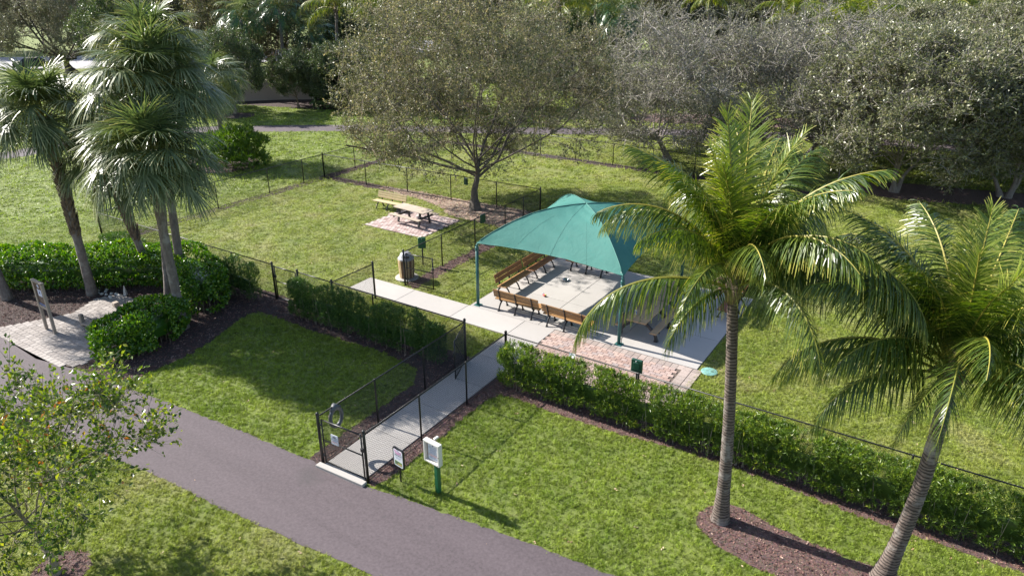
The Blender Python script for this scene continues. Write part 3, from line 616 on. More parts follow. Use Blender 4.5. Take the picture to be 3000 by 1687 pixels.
def needle_hedge(label, path, width, height, n, seed, mat="yew_leaf", group=None, name="hedge", cat="hedge", leaf=.085, stems=True, shell=.6, inner=True, lump=.16, clumps=True):
    r = np.random.default_rng(seed); root = empty(name, (path[0][0], path[0][1], 0), 0, label, cat, group); o = np.array([path[0][0], path[0][1], 0.])
    pos, nrm = vol_points(path, width, height, n, seed, shell=shell, lump=lump)
    if clumps: # thin the volume so that it breaks into vertical sprays with gaps
        key = np.sin(pos[:, 0] * 7.3 + pos[:, 1] * 3) + np.sin(pos[:, 0] * 3.1 + 1.7 * seed) + .7 * np.sin(pos[:, 2] * 6 + pos[:, 0] * 5); keep = key + r.normal(0, .9, n) > -1.0
        pos = pos[keep]; nrm = nrm[keep]; n = len(pos)
    ax = unit(nrm * .5 + np.array([[0, 0, .9]]) + r.normal(0, .3, (n, 3))); K = 9
    m = np.repeat(np.arange(n), K); d = unit(ax[m] * .75 + r.normal(0, .55, (len(m), 3))); L = leaf * r.uniform(.7, 1.25, len(m)); f = r.uniform(-.5, .5, len(m))[:, None]
    V, F = leaves(pos[m] - o + ax[m] * f * .1, d, L, L * .19, .1, r); lf = NB()
    t = np.clip(np.repeat(r.beta(1.2, 2.2, n), K) * (.6 + .4 * np.clip(.5 + f[:, 0], 0, 1)) + r.uniform(-.1, .12, len(m)) + .25 * np.clip(f[:, 0], 0, .5), 0, 1); lf.add(V, F, t)
    tag(link("foliage", lf.mesh("foliage", mat), root), kind="stuff")
    if inner: hull([(x - o[0], y - o[1]) for x, y in path], width * .22, height * .6, seed, mat).build("inner_foliage", mat, root)
    if stems:
        tot = sum(math.dist(path[i], path[i + 1]) for i in range(len(path) - 1)); k = max(4, int(tot * 7)); ps, nr = vol_points(path, width * .7, height, k, seed + 3, shell=1); A = ps - o; B = A.copy(); A[:, 2] = 0; B[:, :2] += r.normal(0, .12, (k, 2)); B[:, 2] = height * r.uniform(.6, .95, k)
        V, F = segs(A, B, np.full(k, .009), np.full(k, .004), 3); tw = NB(); tw.add(V, F); tag(link("stems", tw.mesh("stems", "twig_tan"), root), kind="stuff")
    return root
# ---- scattering (ground cover only)
def scatter(name, pts, src, kind_label, smin, smax, tilt=.15, rz=True, parent=None):
    me = bpy.data.meshes.new(name); me.from_pydata([tuple(p) for p in pts], [], []); o = link(name, me)
    tag(o, None, None, None, "stuff"); ng = bpy.data.node_groups.new(name, "GeometryNodeTree")
    ng.interface.new_socket("Geometry", in_out='INPUT', socket_type='NodeSocketGeometry'); ng.interface.new_socket("Geometry", in_out='OUTPUT', socket_type='NodeSocketGeometry')
    N = ng.nodes; i = N.new("NodeGroupInput"); u = N.new("NodeGroupOutput"); ins = N.new("GeometryNodeInstanceOnPoints"); oi = N.new("GeometryNodeObjectInfo"); oi.inputs["Object"].default_value = src; oi.inputs["As Instance"].default_value = True
    rv = N.new("FunctionNodeRandomValue"); rv.data_type = 'FLOAT_VECTOR'; rv.inputs["Min"].default_value = (-tilt, -tilt, 0); rv.inputs["Max"].default_value = (tilt, tilt, 6.283)
    rs = N.new("FunctionNodeRandomValue"); rs.data_type = 'FLOAT'; rs.inputs[2].default_value = smin; rs.inputs[3].default_value = smax; rs.inputs["Seed"].default_value = 5
    ng.links.new(i.outputs[0], ins.inputs["Points"]); ng.links.new(oi.outputs["Geometry"], ins.inputs["Instance"]); ng.links.new(rv.outputs["Value"], ins.inputs["Rotation"])
    ng.links.new(rs.outputs[1], ins.inputs["Scale"]); ng.links.new(ins.outputs[0], u.inputs[0])
    md = o.modifiers.new("scatter", 'NODES'); md.node_group = ng
    return o

# ------------------------------------------------------------------ ground, paths, beds
GROUND = [(-420, -60), (160, -60), (160, 460), (-420, 460)]
sheet("ground", GROUND, 0.0, "turf")
path_poly = [(-60, 11.2), (-40, 10.2), (-30, 9.6)] + [(-24.9, 9.45), (-23.3, 9.65), (-21.15, 9.83), (-18.74, 10.08), (-15.49, 10.32), (-13.51, 10.40), (-12.8, 10.42), (-11.0, 10.46), (-9.02, 10.71), (-6.6, 10.96), (-4.49, 11.14), (2, 11.9), (12, 13.6),
             (13, 10.4), (2, 8.9), (-8.86, 8.33), (-11.27, 8.1), (-13.38, 7.95), (-16.24, 7.79), (-17.51, 7.62), (-24, 7.0), (-40, 6.6), (-60, 7.4)]
asphalt = sheet("asphalt_path", rough_edge(path_poly, .15, .018, 3), .012, "asphalt")
bp1 = [(-70, 8), (-60, 16), (-57.2, 22), (-57.0, 30), (-54.5, 35.5), (-50.5, 38.6), (-46.5, 41.6), (-40, 45.5), (-32, 49.6), (-22, 55.5), (-12, 60.2), (-3, 61.8), (8, 62.3), (30, 64)]
def ribbon(pts, w):
    P = np.array(smooth_poly(pts, 2, False)); T = unit(np.gradient(P, axis=0)); Nn = np.stack([-T[:, 1], T[:, 0]], 1)
    return [tuple(p) for p in P + Nn * w / 2] + [tuple(p) for p in (P - Nn * w / 2)[::-1]]
back_poly = ribbon(bp1, 2.6); sheet("back_path", back_poly, .012, "asphalt")
road_poly = ribbon([(-150, 20), (-121, 46), (-108, 58), (-92, 78), (-84, 100), (-70, 150)], 17); sheet("road", road_poly, .012, "road_surface")
sheet("parking_lot", [(-75, 190), (-20, 190), (-10, 330), (-110, 330)], .012, "road_surface")

# concrete: the long path, gate corridor and shade pad are poured in slabs with narrow joints
def slab_field(name, rects, th=.035, gap=.012, mat="concrete", base=True):
    root = empty(name, (rects[0][0], rects[0][1], 0), kind='structure'); ox, oy = rects[0][0], rects[0][1]
    for (x0, y0, x1, y1) in rects:
        w, d = x1 - x0 - gap, y1 - y0 - gap
        MB().box((0, 0, 0), (w, d, th + .02), bev=.006).build("slab", mat, root, ((x0 + x1) / 2 - ox, (y0 + y1) / 2 - oy, th / 2 - .01))
    return root
sheet("slab_bed", [(-12.62, 10.5), (-11.26, 10.5), (-11.26, 19.45), (-11.3, 19.42), (-11.3, 20.5), (-5.99, 20.5), (-5.99, 27.2), (-15.2, 27.2), (-15.2, 20.6), (-20.3, 20.6), (-20.45, 19.3), (-12.62, 19.28)], .004, "joint_sand")
ys = [10.44, 10.62, 12.4, 14.15, 15.9, 17.6, 19.3]
slab_field("concrete_walkway", [(-12.62, ys[i], -11.27, ys[i + 1]) for i in range(6)])
slab_field("concrete_path", [(-20.35, 19.3, -17.9, 20.6), (-17.9, 19.3, -15.2, 20.6), (-15.2, 19.3, -12.62, 20.6), (-12.62, 19.3, -11.32, 20.6)])
slab_field("shade_pad", [(x, y, x2, y2) for x, x2 in ((-15.15, -12.05), (-12.05, -9.0), (-9.0, -6.0)) for y, y2 in ((20.6, 22.9), (22.9, 25.1), (25.1, 27.15))])
CONC = [[(-12.65, 10.4), (-11.2, 10.4), (-11.2, 19.4), (-12.65, 19.4)], [(-20.4, 19.25), (-11.2, 19.25), (-11.2, 20.65), (-20.4, 20.65)], [(-15.2, 20.5), (-5.95, 20.5), (-5.95, 27.2), (-15.2, 27.2)], [(-11.36, 17.0), (-5.93, 17.0), (-5.93, 20.6), (-11.36, 20.6)]]

# brick strip between the pad and the fence
def pavers(name, cells, mats, th=.035, limit=300, key=None, z=0.0, base_mat="joint_sand", base=None):
    root = empty(name, (cells[0][0], cells[0][1], 0), kind='structure'); ox, oy = cells[0][0], cells[0][1]
    if base: sheet("paver_bed", [(x - ox, y - oy) for x, y in base], .012, base_mat, None, root)
    cells = sorted(cells, key=key or (lambda c: -c[1])); cache = {}; rest = {}
    for i, (x, y, w, d, mi) in enumerate(cells):
        k = (round(w, 3), round(d, 3), mi)
        if i < limit:
            if k not in cache: cache[k] = MB().box((0, 0, 0), (w - .008, d - .008, .06), bev=.006).mesh("paver", mats[mi])
            link("paver", cache[k], root, (x - ox, y - oy, th - .03 + random.uniform(-.0025, .0025)), (random.uniform(-.006, .006), random.uniform(-.006, .006), random.uniform(-.012, .012)))
        else: rest.setdefault(mi, MB()).box((x - ox, y - oy, th - .03), (w - .008, d - .008, .06), bev=.006)
    for mi, m in rest.items(): tag(m.build("pavers", mats[mi], root), kind="stuff")
    return root
cells = []
x = -11.32
while x < -6.5: cells.append((x + .1125, 20.43, .225, .30, 1)); x += .225
for j in range(16): cells.append((-6.42 + .15, 20.43 - j * .225 + .035, .3, .225, 1)); cells.append((-6.11 + .15, 20.43 - j * .225 + .035, .3, .225, 1))
row = 0; y = 20.28
while y > 17.1:
    x = -11.32 + (.11 if row % 2 else 0); 
    while x < -6.60: w = .225; cells.append((x + w / 2, y - .075, w, .15, 0)); x += w
    y -= .15; row += 1
pavers("brick_strip", cells, ["brick_paver", "border_paver"], base=[(-11.33, 17.05), (-5.8, 17.05), (-5.8, 20.59), (-11.33, 20.59)])
# faded brick pad below the far picnic table
cells = []; ux, uy = (-21.75 + 25.4, -.15), (0, 3.2); row = 0
for j in range(15):
    for i in range(18): cells.append((-25.35 + i * .205 + (.1 if j % 2 else 0), 25.75 + j * .215, .2, .21, 0))
pavers("brick_pad", cells, ["faded_paver"], base=[(-25.48, 25.62), (-21.68, 25.62), (-21.68, 28.9), (-25.48, 28.9)])
PADB = [(-25.5, 25.6), (-21.6, 25.6), (-21.6, 28.95), (-25.5, 28.95)]
# small plaza beside the exercise sign
plaza = [(-28.6, 9.5), (-27.6, 11.9), (-28.1, 13.2), (-27.6, 13.9), (-26.4, 13.9), (-25.2, 12.9), (-24.0, 12.2), (-23.3, 10.6), (-23.4, 9.6), (-25.0, 9.3)]
gx, gy = np.meshgrid(np.arange(-28.9, -23, .235), np.arange(9.3, 14.1, .235)); gp = np.column_stack([gx.ravel() + .1 * (np.round(gy.ravel() / .235) % 2), gy.ravel()]); gp = gp[inside(gp, plaza)]
pavers("plaza", [(x_, y_, .235, .235, 0) for x_, y_ in gp], ["plaza_paver"], th=.03, base=plaza)

BEDS = {}
def bed(name, poly, mat="mulch", z=.008, amp=.03, seed=1, it=1):
    p = rough_edge(smooth_poly(poly, it) if it else poly, .12, amp, seed); BEDS[name] = (p, mat); sheet(name, p, z, mat)
bed("left_mulch_bed", [(-33.5, 11.0), (-30, 9.7), (-25, 9.5), (-22.94, 9.75), (-21.67, 9.85), (-21.02, 10.15), (-20.93, 11.18), (-20.9, 12.2), (-21.15, 13.31), (-21.72, 14.93), (-21.8, 15.6), (-21.5, 15.85), (-20.6, 15.85), (-18.74, 15.75), (-16.2, 15.95), (-14.94, 15.9), (-13.75, 15.7), (-13.25, 14.9), (-13.2, 12.9), (-13.2, 10.7), (-13.1, 10.42), (-12.62, 10.42), (-12.62, 17.3), (-21, 17.3), (-25.6, 17.3), (-30, 16.2), (-34.5, 13.5)], "mulch_dark", it=0)
bed("right_mulch_bed", [(-11.28, 10.5), (-10.9, 10.55), (-10.75, 11.2), (-10.78, 12.8), (-10.82, 15.3), (-10.6, 15.85), (-10.04, 15.95), (-9.16, 15.9), (-6.8, 15.95), (-4.86, 16.2), (-2.7, 16.2), (-.4, 16.0), (1.3, 16.0), (3, 16.0), (9, 16.2), (9, 17.15), (-11.28, 17.15)], it=0)
bed("palm_mulch_bed", [(-3.62, 13.76), (-3.6, 14.2), (-3.42, 14.6), (-3.1, 14.78), (-2.7, 14.74), (-1.93, 14.55), (-.85, 14.45), (.37, 14.45), (1.6, 14.3), (1.7, 13.5), (.6, 13.0), (-.6, 12.9), (-1.56, 13.0), (-2.29, 13.05), (-2.94, 13.2), (-3.4, 13.45)])
bed("young_tree_mulch_ring", [(-14.75 + .62 * math.cos(a), 4.75 + .62 * math.sin(a)) for a in np.linspace(0, 2 * PI, 14)[:-1]])
def strip(name, a, b, w, mat="mulch_dark", seed=1, off=0.0):
    a = np.array(a, float); b = np.array(b, float); t = (b - a) / np.linalg.norm(b - a); nn = np.array([-t[1], t[0]])
    bed(name, [tuple(a + nn * (off - w / 2)), tuple(b + nn * (off - w / 2)), tuple(b + nn * (off + w / 2)), tuple(a + nn * (off + w / 2))], mat, .008, .06, seed, 0)
strip("west_fence_mulch", (-34.0, 17.2), (-34.0, 31.2), .75, seed=2); strip("west_fence_mulch", (-34.0, 31.2), (-34.0, 43.6), .8, seed=3)
strip("north_fence_mulch", (-33.6, 31.25), (-24.6, 31.45), .8, seed=4); strip("middle_fence_mulch", (-18.35, 20.8), (-18.35, 29.0), .62, "mulch", seed=5)
strip("far_fence_mulch", (-34, 43.6), (-6, 43.8), .9, seed=6)
bed("litter_around_oak", [(-29.5, 31.0), (-26, 30.75), (-24.0, 30.2), (-22.8, 29.2), (-20.4, 29.1), (-19.0, 29.0), (-17.6, 29.2), (-17.6, 32.0), (-20, 32.2), (-22.5, 32.0), (-29.5, 31.8)], "leaf_litter", .010, .06, 9, 1)
bed("shrub_bed", [(-42.6 + 2.9 * math.cos(a), 29.8 + 2.5 * math.sin(a)) for a in np.linspace(0, 2 * PI, 14)[:-1]], "mulch_dark")
bed("wall_bed", [(-70, 40), (-62.5, 45.2), (-58.5, 46.5), (-53, 48), (-47, 50), (-40, 54), (-40, 60), (-66, 58)], "mulch_dark", it=1)
bed("tree_ring", [(-56.2 + 1.7 * math.cos(a), 42.0 + 1.5 * math.sin(a)) for a in np.linspace(0, 2 * PI, 12)[:-1]], "mulch_dark")
bed("grove_bed", [(-5.2, 45.6), (-2, 45.4), (.5, 46.6), (4.5, 47.2), (4.5, 51), (.5, 50), (-3, 49.5), (-5.5, 48)], "mulch")
bed("path_side_bed", [(-26, 58), (-16, 62.2), (-4, 64), (10, 64.5), (10, 70), (-8, 69), (-26, 64)], "mulch")

# ------------------------------------------------------------------ chain-link fences
FH = 1.5
def wires(a, b, z0, z1, pitch=.068, r=.0022, other=True):
    a = np.array(a, float); b = np.array(b, float); L = np.linalg.norm(b - a); t = (b - a) / L; h = z1 - z0; P0 = []; P1 = []
    for sg in (0, 1):
        for c in np.arange(-h + pitch / 2, L, pitch):
            u0, u1 = max(c, 0), min(c + h, L)
            if u1 <= u0: continue
            w0, w1 = z0 + (u0 - c), z0 + (u1 - c)
            if sg: u0, u1 = L - u0, L - u1
            P0.append((a[0] + t[0] * u0, a[1] + t[1] * u0, w0)); P1.append((a[0] + t[0] * u1, a[1] + t[1] * u1, w1))
    return np.array(P0), np.array(P1), r
def fence(label, pts, posts, caps=True, group=None, end_r=.042, r=.028, pitch=.068, wr=.0028, rail=True, braces=False):
    "pts: line of the run; posts: list of positions"
    o = pts[0]; root = empty("chain_link_fence", (o[0], o[1], 0), 0, label, "fence", group); P = []
    for i, (x, y) in enumerate(posts):
        e = (x, y) in (pts[0], pts[-1]) or (x, y) in pts; rr = end_r if e else r; h = FH + (.06 if e else -.0)
        m = MB().tube([(0, 0, 0), (0, 0, h - .02), (0, 0, h)], [rr, rr, rr * .55], 8)
        if e: m.lathe([(rr * 1.15, h - .03), (rr * 1.15, h), (rr * .6, h + .03), (.002, h + .04)], 8)
        m.build("post", "black_vinyl", root, (x - o[0], y - o[1], 0))
    W0 = []; W1 = []; rr_ = wr
    for a, b in zip(pts[:-1], pts[1:]):
        if rail: MB().tube([(a[0] - o[0], a[1] - o[1], FH - .03), (b[0] - o[0], b[1] - o[1], FH - .03)], .021, 6).build("top_rail", "black_vinyl", root)
        MB().tube([(a[0] - o[0], a[1] - o[1], .05), (b[0] - o[0], b[1] - o[1], .05)], .008, 4).build("bottom_wire", "black_vinyl", root)
        p0, p1, _ = wires(a, b, .04, FH - .0, pitch, wr); W0.append(p0); W1.append(p1)
    W0 = np.vstack(W0) - [o[0], o[1], 0]; W1 = np.vstack(W1) - [o[0], o[1], 0]; V, F = segs(W0, W1, np.full(len(W0), wr), np.full(len(W0), wr), 3); nb = NB(); nb.add(V, F)
    tag(link("mesh_wires", nb.mesh("mesh_wires", "black_vinyl"), root), kind="stuff"); return root
def lin(a, b, n): return [(a[0] + (b[0] - a[0]) * i / n, a[1] + (b[1] - a[1]) * i / n) for i in range(n + 1)]
g1 = (-12.70, 10.52); g2 = (-11.15, 10.58); cL = (-12.74, 17.0); cR = (-11.13, 17.0)
fence("black chain link fence along the left side of the gate walkway", [g1, cL], lin(g1, cL, 3))
fence("black chain link fence along the right side of the gate walkway", [g2, cR], lin(g2, cR, 3))
lg1, lg2 = (-22.04, 17.0), (-20.62, 17.0)
fence("black chain link fence behind the low hedge right of the side gate", [lg2, (-18.8, 17.0), cL], [lg2, (-18.8, 17.0)] + lin((-18.8, 17.0), cL, 3)[1:])
fence("black chain link fence left of the side gate by the glossy hedge", [(-34.3, 17.0), lg1], lin((-34.3, 17.0), lg1, 5))
fence("short black chain link fence ending at the concrete path", [(-18.8, 17.0), (-18.75, 19.15)], [(-18.75, 19.15)])
rp = [cR, (-8.75, 17.0), (-6.6, 17.0), (-3.9, 17.0), (-1.6, 17.0), (.42, 17.0), (2.9, 17.0), (5.4, 17.0), (8, 17.0)]
fence("long black chain link fence behind the right hedge", [cR, (8, 17.0)], rp)
fence("black chain link fence from the bin past the brick pad", [(-18.6, 20.8), (-18.6, 31.8)], [(-18.6, y) for y in (20.8, 23.32, 25.83, 28.4, 30.1, 31.8)])
nw = (-34.05, 31.18)
fence("black chain link fence behind the lone picnic table", [nw, (-18.6, 31.8)], [nw, (-30.58, 31.28), (-27.44, 31.43), (-24.33, 31.55), (-21.3, 31.68), (-18.6, 31.8)], pitch=.085, wr=.0026)
fence("far left black chain link fence with dark mulch under it", [(-34.3, 17.0), nw], [(-34.3, 17.0), (-34.2, 20.15), (-34.15, 23.39), (-34.1, 26.88), (-34.06, 29.49), nw], pitch=.085, wr=.0026)
fence("farthest black chain link fence behind the oak", [nw, (-34, 43.6), (-6, 43.8)], [nw] + [(-34.03, y) for y in (33.9, 36.7, 39.3)] + [(-34, 43.6)] + [(-34 + i * 2.8, 43.62 + i * .02) for i in range(1, 10)] + [(-6, 43.8)], pitch=.11, wr=.003)
# gates
def gate(label, hinge, end, name="gate", diag=False, mid=True, h=1.42, zb=.08, parent=None):
    hx, hy = hinge; L = math.dist(hinge, end); a = math.atan2(end[1] - hy, end[0] - hx); root = empty(name, (hx, hy, 0), a, label, "gate")
    MB().tube([(.06, 0, zb), (.06, 0, h)], .022, 8).build("hinge_stile", "black_vinyl", root); MB().tube([(L - .05, 0, zb), (L - .05, 0, h + .03)], .024, 8).build("latch_stile", "black_vinyl", root)
    for z in ([zb + .02, h] + ([(zb + h) / 2 + .05] if mid else [])): MB().tube([(.06, 0, z), (L - .05, 0, z)], .02, 8).build("rail", "black_vinyl", root)
    if diag: MB().tube([(.06, 0, zb + .03), (L - .05, 0, h - .03)], .013, 6).build("brace", "black_vinyl", root)
    p0, p1, _ = wires((.06, 0), (L - .05, 0), zb + .02, h, .06, .0027); V, F = segs(p0, p1, np.full(len(p0), .0027), np.full(len(p0), .0027), 3); nb = NB(); nb.add(V, F); tag(link("mesh_wires", nb.mesh("mesh_wires", "black_vinyl"), root), kind="stuff")
    for z in (.3, 1.25): MB().box((.03, 0, z), (.09, .05, .05), bev=.01).build("hinge", "black_iron", root)
    MB().box((L - .03, -.02, .98), (.1, .05, .12), bev=.012).build("latch", "black_iron", root)
    return root
fg = gate("black chain link front gate beside the asphalt, with a small blue-white sign", (-12.64, 10.52), (-11.2, 10.58))
for x_ in (-12.72, ):
    pass
gate("inner chain link gate swung open over the concrete walkway", (-12.70, 16.95), (-12.24, 15.75), diag=True, mid=False)
gate("closed side gate left of the low hedge", (-20.68, 17.0), (-21.98, 17.0))
gate("open chain link gate beside the slatted bin", (-18.56, 20.83), (-17.16, 20.95))

# ------------------------------------------------------------------ shade canopy
cv = (-11.9, 23.8); HW = 3.0
cn = empty("shade_canopy", (*cv, 0), 0, "large teal fabric shade canopy arched over the benches on four posts", "canopy")
RT = [(0, 2.62), (.25, 3.2), (.5, 3.62), (.75, 3.82), (1, 3.86)]
def ridge(t): return float(np.interp(t, [0, .12, .25, .38, .5, .62, .75, .88, 1], [2.62, 2.93, 3.21, 3.44, 3.61, 3.73, 3.81, 3.85, 3.86]))
NU, NVv = 30, 26
for q in range(4):
    a0 = R(45 + 90 * q); a1 = R(135 + 90 * q); r0 = HW * math.sqrt(2); V = []; F = []
    for i in range(NU + 1):
        t = i / NU   # 0 at the corner ring, 1 at the apex
        rr = r0 * (1 - t); A = Vector((rr * math.cos(a0), rr * math.sin(a0), ridge(t))); B = Vector((rr * math.cos(a1), rr * math.sin(a1), ridge(t)))
        for j in range(NVv + 1):
            s = j / NVv; p = A.lerp(B, s); k = 4 * s * (1 - s); inn = .105 * k * (1 - t) ** 1.3; p.x *= 1 - inn; p.y *= 1 - inn
            p.z -= k * (.30 * (1 - t) * (.35 + t) ) - k * .12 * (1 - t) ** 4
            p.z += .012 * math.sin(s * 40 + q) * math.exp(-abs(t - .03) * 14) + .006 * math.sin(t * 31 + s * 17 + q * 2)
            V.append(p)
    for i in range(NU):
        for j in range(NVv): a = i * (NVv + 1) + j; F.append((a, a + 1, a + NVv + 2, a + NVv + 1))
    MB().add(V, F, 0, True).build("fabric_panel", "shade_fabric", cn)
    rib = [(r0 * (1 - t) * math.cos(a0), r0 * (1 - t) * math.sin(a0), ridge(t) + .012) for t in np.linspace(.03, 1, 20)]; MB().tube(rib, .016, 6).build("ridge_seam", "fabric_seam", cn)
    seam = [V[i * (NVv + 1) + NVv // 2] + Vector((0, 0, .004)) for i in range(NU)]; MB().tube(seam, .004, 4).build("panel_seam", "fabric_seam", cn)
    for jj in (NVv // 4, NVv - NVv // 4): MB().tube([V[i * (NVv + 1) + jj] + Vector((0, 0, .003)) for i in range(0, int(NU * .62))], .0022, 4).build("panel_seam", "fabric_seam", cn)
    hem = [V[j] + Vector((0, 0, -.01)) for j in range(NVv + 1)]; MB().tube(hem, .014, 5).build("hem", "fabric_seam", cn)
    px, py = HW * math.cos(a0) * math.sqrt(2), HW * math.sin(a0) * math.sqrt(2); dx, dy = -math.cos(a0), -math.sin(a0)
    m = MB().tube([(px, py, 0), (px, py, 2.42)], .062, 14)
    m.tube([(px, py, 2.40), (px, py, 2.5), (px + dx * .04, py + dy * .04, 2.57), (px + dx * .16, py + dy * .16, 2.66), (px + dx * .3, py + dy * .3, 2.72)], [.05, .05, .045, .04, .035], 10)
    m.lathe([(.07, 2.3), (.072, 2.32), (.072, 2.44), (.06, 2.46)], 14, (px, py, 0)); m.build("post", "post_teal", cn)
    MB().box((px, py, .045), (.26, .26, .02), bev=.005).build("base_plate", "post_teal", cn)
    if q == 3: MB().tube([(px + .1, py + .0, .1), (px + .1, py, 1.9)], .012, 6).tube([(px + .11, py - .02, 1.32), (px + .11, py - .05, 1.25), (px + .11, py - .02, 1.18)], .05, 8).build("cable_box", "black_plastic", cn)

# ------------------------------------------------------------------ benches
def bench_support(): # side profile in the y-z plane, +y is the front
    m = MB(); fl = (.8, 1.25)
    m.tube([(0, .30, .03), (0, .27, .13), (0, .20, .25), (0, .10, .34), (0, .0, .375)], [.034, .03, .032, .036, .04], 6, flat=fl)
    m.tube([(0, -.29, .03), (0, -.25, .14), (0, -.17, .26), (0, -.06, .35), (0, .02, .375)], [.034, .03, .032, .036, .04], 6, flat=fl)
    m.tube([(0, .27, .405), (0, .05, .375), (0, -.16, .385), (0, -.21, .44), (0, -.21, .53), (0, -.25, .62), (0, -.28, .72), (0, -.325, .85), (0, -.345, .88)], [.022, .03, .036, .036, .032, .03, .026, .022, .026], 6, flat=fl)
    m.box((0, .30, .015), (.06, .11, .03), bev=.008); m.box((0, -.30, .015), (.06, .11, .03), bev=.008)
    return m.mesh("leg", "black_iron")
BSUP = bench_support(); PLK = {}
def plank(L, w, t, mat):
    k = (L, w, t, mat)
    if k not in PLK: PLK[k] = MB().box((0, 0, 0), (L, w, t), bev=.01).mesh("plank", mat)
    return PLK[k]
def bench(loc, rz, label, seat_mat, back_mat, L=2.0, nback=3, scale=1.0, group="park benches with iron supports"):
    root = empty("bench", (loc[0], loc[1], loc[2] if len(loc) > 2 else .035), rz, label, "bench", group)
    for x in (-L * .36, 0, L * .36): link("leg", BSUP, root, (x, 0, 0))
    for i in range(3): link("seat_plank", plank(L, .138, .04, seat_mat), root, (0, .225 - i * .15, .43 - i * .012), (R(2 + i), 0, 0))
    h = .36 / nback
    for i in range(nback): u = (i + .5) / nback; z = .51 + .36 * u; link("back_plank", plank(L, h - .014, .036, back_mat), root, (0, -.185 - .1 * u, z), (R(90 + 15), 0, 0))
    return root
bench((-13.2, 21.08), 0, "golden slatted bench with its back to the camera, nearest the left canopy post", "bench_wood_gold", "bench_wood_gold")
bench((-10.98, 20.9), R(-2), "golden slatted bench, back to the camera, behind the left end of the brick strip", "bench_wood_gold", "bench_wood_gold")
bench((-14.62, 22.92), R(-90), "orange-brown bench beside the left canopy edge, nearer of the two facing right", "bench_wood_gold", "bench_wood", nback=2)
bench((-14.60, 25.02), R(-90), "darker brown bench facing right, just ahead of the rear left canopy post", "bench_wood", "bench_wood", nback=2)
bench((-12.8, 26.12), R(180), "orange-brown bench facing the camera from under the canopy", "bench_wood", "bench_wood", nback=2)
bench((-6.38, 25.5), R(90), "dark red bench at the right edge of the concrete pad behind the palm trunk", "bench_wood_red", "bench_wood")
bench((-26.05, 28.32, .01), R(181), "pale straw-coloured bench on the grass beside the lone picnic table", "straw_lumber", "straw_lumber", nback=3)
# picnic tables
def arch_leg(w=1.36):
    m = MB(); P = []
    for sg in (-1, 1):
        m.tube([(sg * w / 2, 0, .06), (sg * (w / 2 - .03), 0, .2), (sg * (w / 2 - .14), 0, .37), (sg * .33, 0, .55), (sg * .14, 0, .66), (0, 0, .69)], [.06, .055, .06, .065, .06, .055], 6, flat=(.8, 1.2), smooth=False)
        m.box((sg * w / 2, 0, .04), (.15, .13, .08), bev=.02); m.box((sg * (w / 2 - .02), 0, .385), (.26, .07, .07), bev=.01)
    m.box((0, 0, .69), (.66, .08, .05), bev=.01); return m.mesh("leg", "black_plastic")
ARCH = arch_leg()
def picnic(loc, rz, label, L, mat, legs, legmesh, w=.25, n=3, bench_x=.66, bw=.25):
    root = empty("picnic_table", loc, rz, label, "picnic table")
    for y in legs: link("leg", legmesh, root, (0, y, 0))
    for i in range(n): MB().box((0, 0, 0), (w - .008, L, .045), bev=.008).build("top_plank", mat, root, ((i - (n - 1) / 2) * w, 0, .735))
    for sg in (-1, 1): MB().box((0, 0, 0), (bw, L, .045), bev=.008).build("bench_plank", mat, root, (sg * bench_x, 0, .44))
    return root
picnic((-8.55, 22.36, .035), 0, "tan plank picnic table under the canopy, nearer half with the water bottle", 2.06, "table_lumber", (-.7, .55), ARCH)
picnic((-8.55, 24.46, .035), 0, "tan plank picnic table under the canopy, farther half away from the water bottle", 2.06, "table_lumber", (-.6, .65), ARCH)
def frame_leg():
    m = MB()
    for sg in (-1, 1): m.tube([(sg * .42, 0, .0), (sg * .26, 0, .71)], .06, 4, smooth=False)
    m.box((0, 0, .38), (1.5, .06, .1), bev=.01); m.box((0, 0, .66), (.72, .06, .1), bev=.01); return m.mesh("leg", "black_plastic")
picnic((-23.5, 27.28, .035), R(-90 - 4), "faded tan picnic table standing alone on the brick pad", 2.15, "faded_lumber", (-.72, .72), frame_leg(), w=.27)
MB().tube([(.72, 0, .3), (0, .1, .62)], .03, 4)

# ------------------------------------------------------------------ bin, stands, boxes
t = empty("litter_bin", (-19.05, 21.45, 0), 0, "round bin with tan and brown wooden slats and a grey dome lid", "litter bin")
MB().lathe([(.5, 0), (.5, .05), (.47, .06)], 20).build("base", "kerb_concrete", t); MB().lathe([(.27, .06), (.285, .82)], 18).build("liner", "black_plastic", t)
for k in range(22):
    a = 2 * PI * k / 22; MB().box((0, 0, 0), (.03, .075, .8), bev=.006).build("slat", "slat_brown" if k % 4 == 1 else "slat_tan", t, (.315 * math.cos(a), .315 * math.sin(a), .47), (0, R(3), a))
MB().lathe([(.33, .86), (.345, .88), (.345, .92), (.30, .95), (.27, 1.0), (.23, 1.1), (.15, 1.17), (.02, 1.2)], 20).build("lid", "grey_plastic", t)
MB().box((.2, -.16, 1.03), (.1, .18, .1), rz=R(-40), bev=.01).build("lid_opening", "black_plastic", t)
def dispenser(label, loc, rz, w=.3, h=.42, post=True, z=1.35, mat="green_paint", name="bag_dispenser"):
    t = empty(name, (loc[0], loc[1], 0), rz, label, "dispenser")
    if post: MB().tube([(0, .03, 0), (0, .03, z)], .03, 6).build("post", "black_vinyl", t)
    MB().box((0, 0, z), (w, .09, h), bev=.02).build("box", mat, t); MB().box((0, -.05, z + h * .05), (w * .55, .03, h * .5), bev=.01).build("cover", mat, t); MB().lathe([(.02, 0), (.02, .02)], 8, (0, -.07, z + h * .38)).build("lock", "steel", t); return t
dispenser("green bag dispenser on a post behind the slatted bin, below the brick pad", (-19.4, 22.95), R(35), .34, .5, z=1.05)
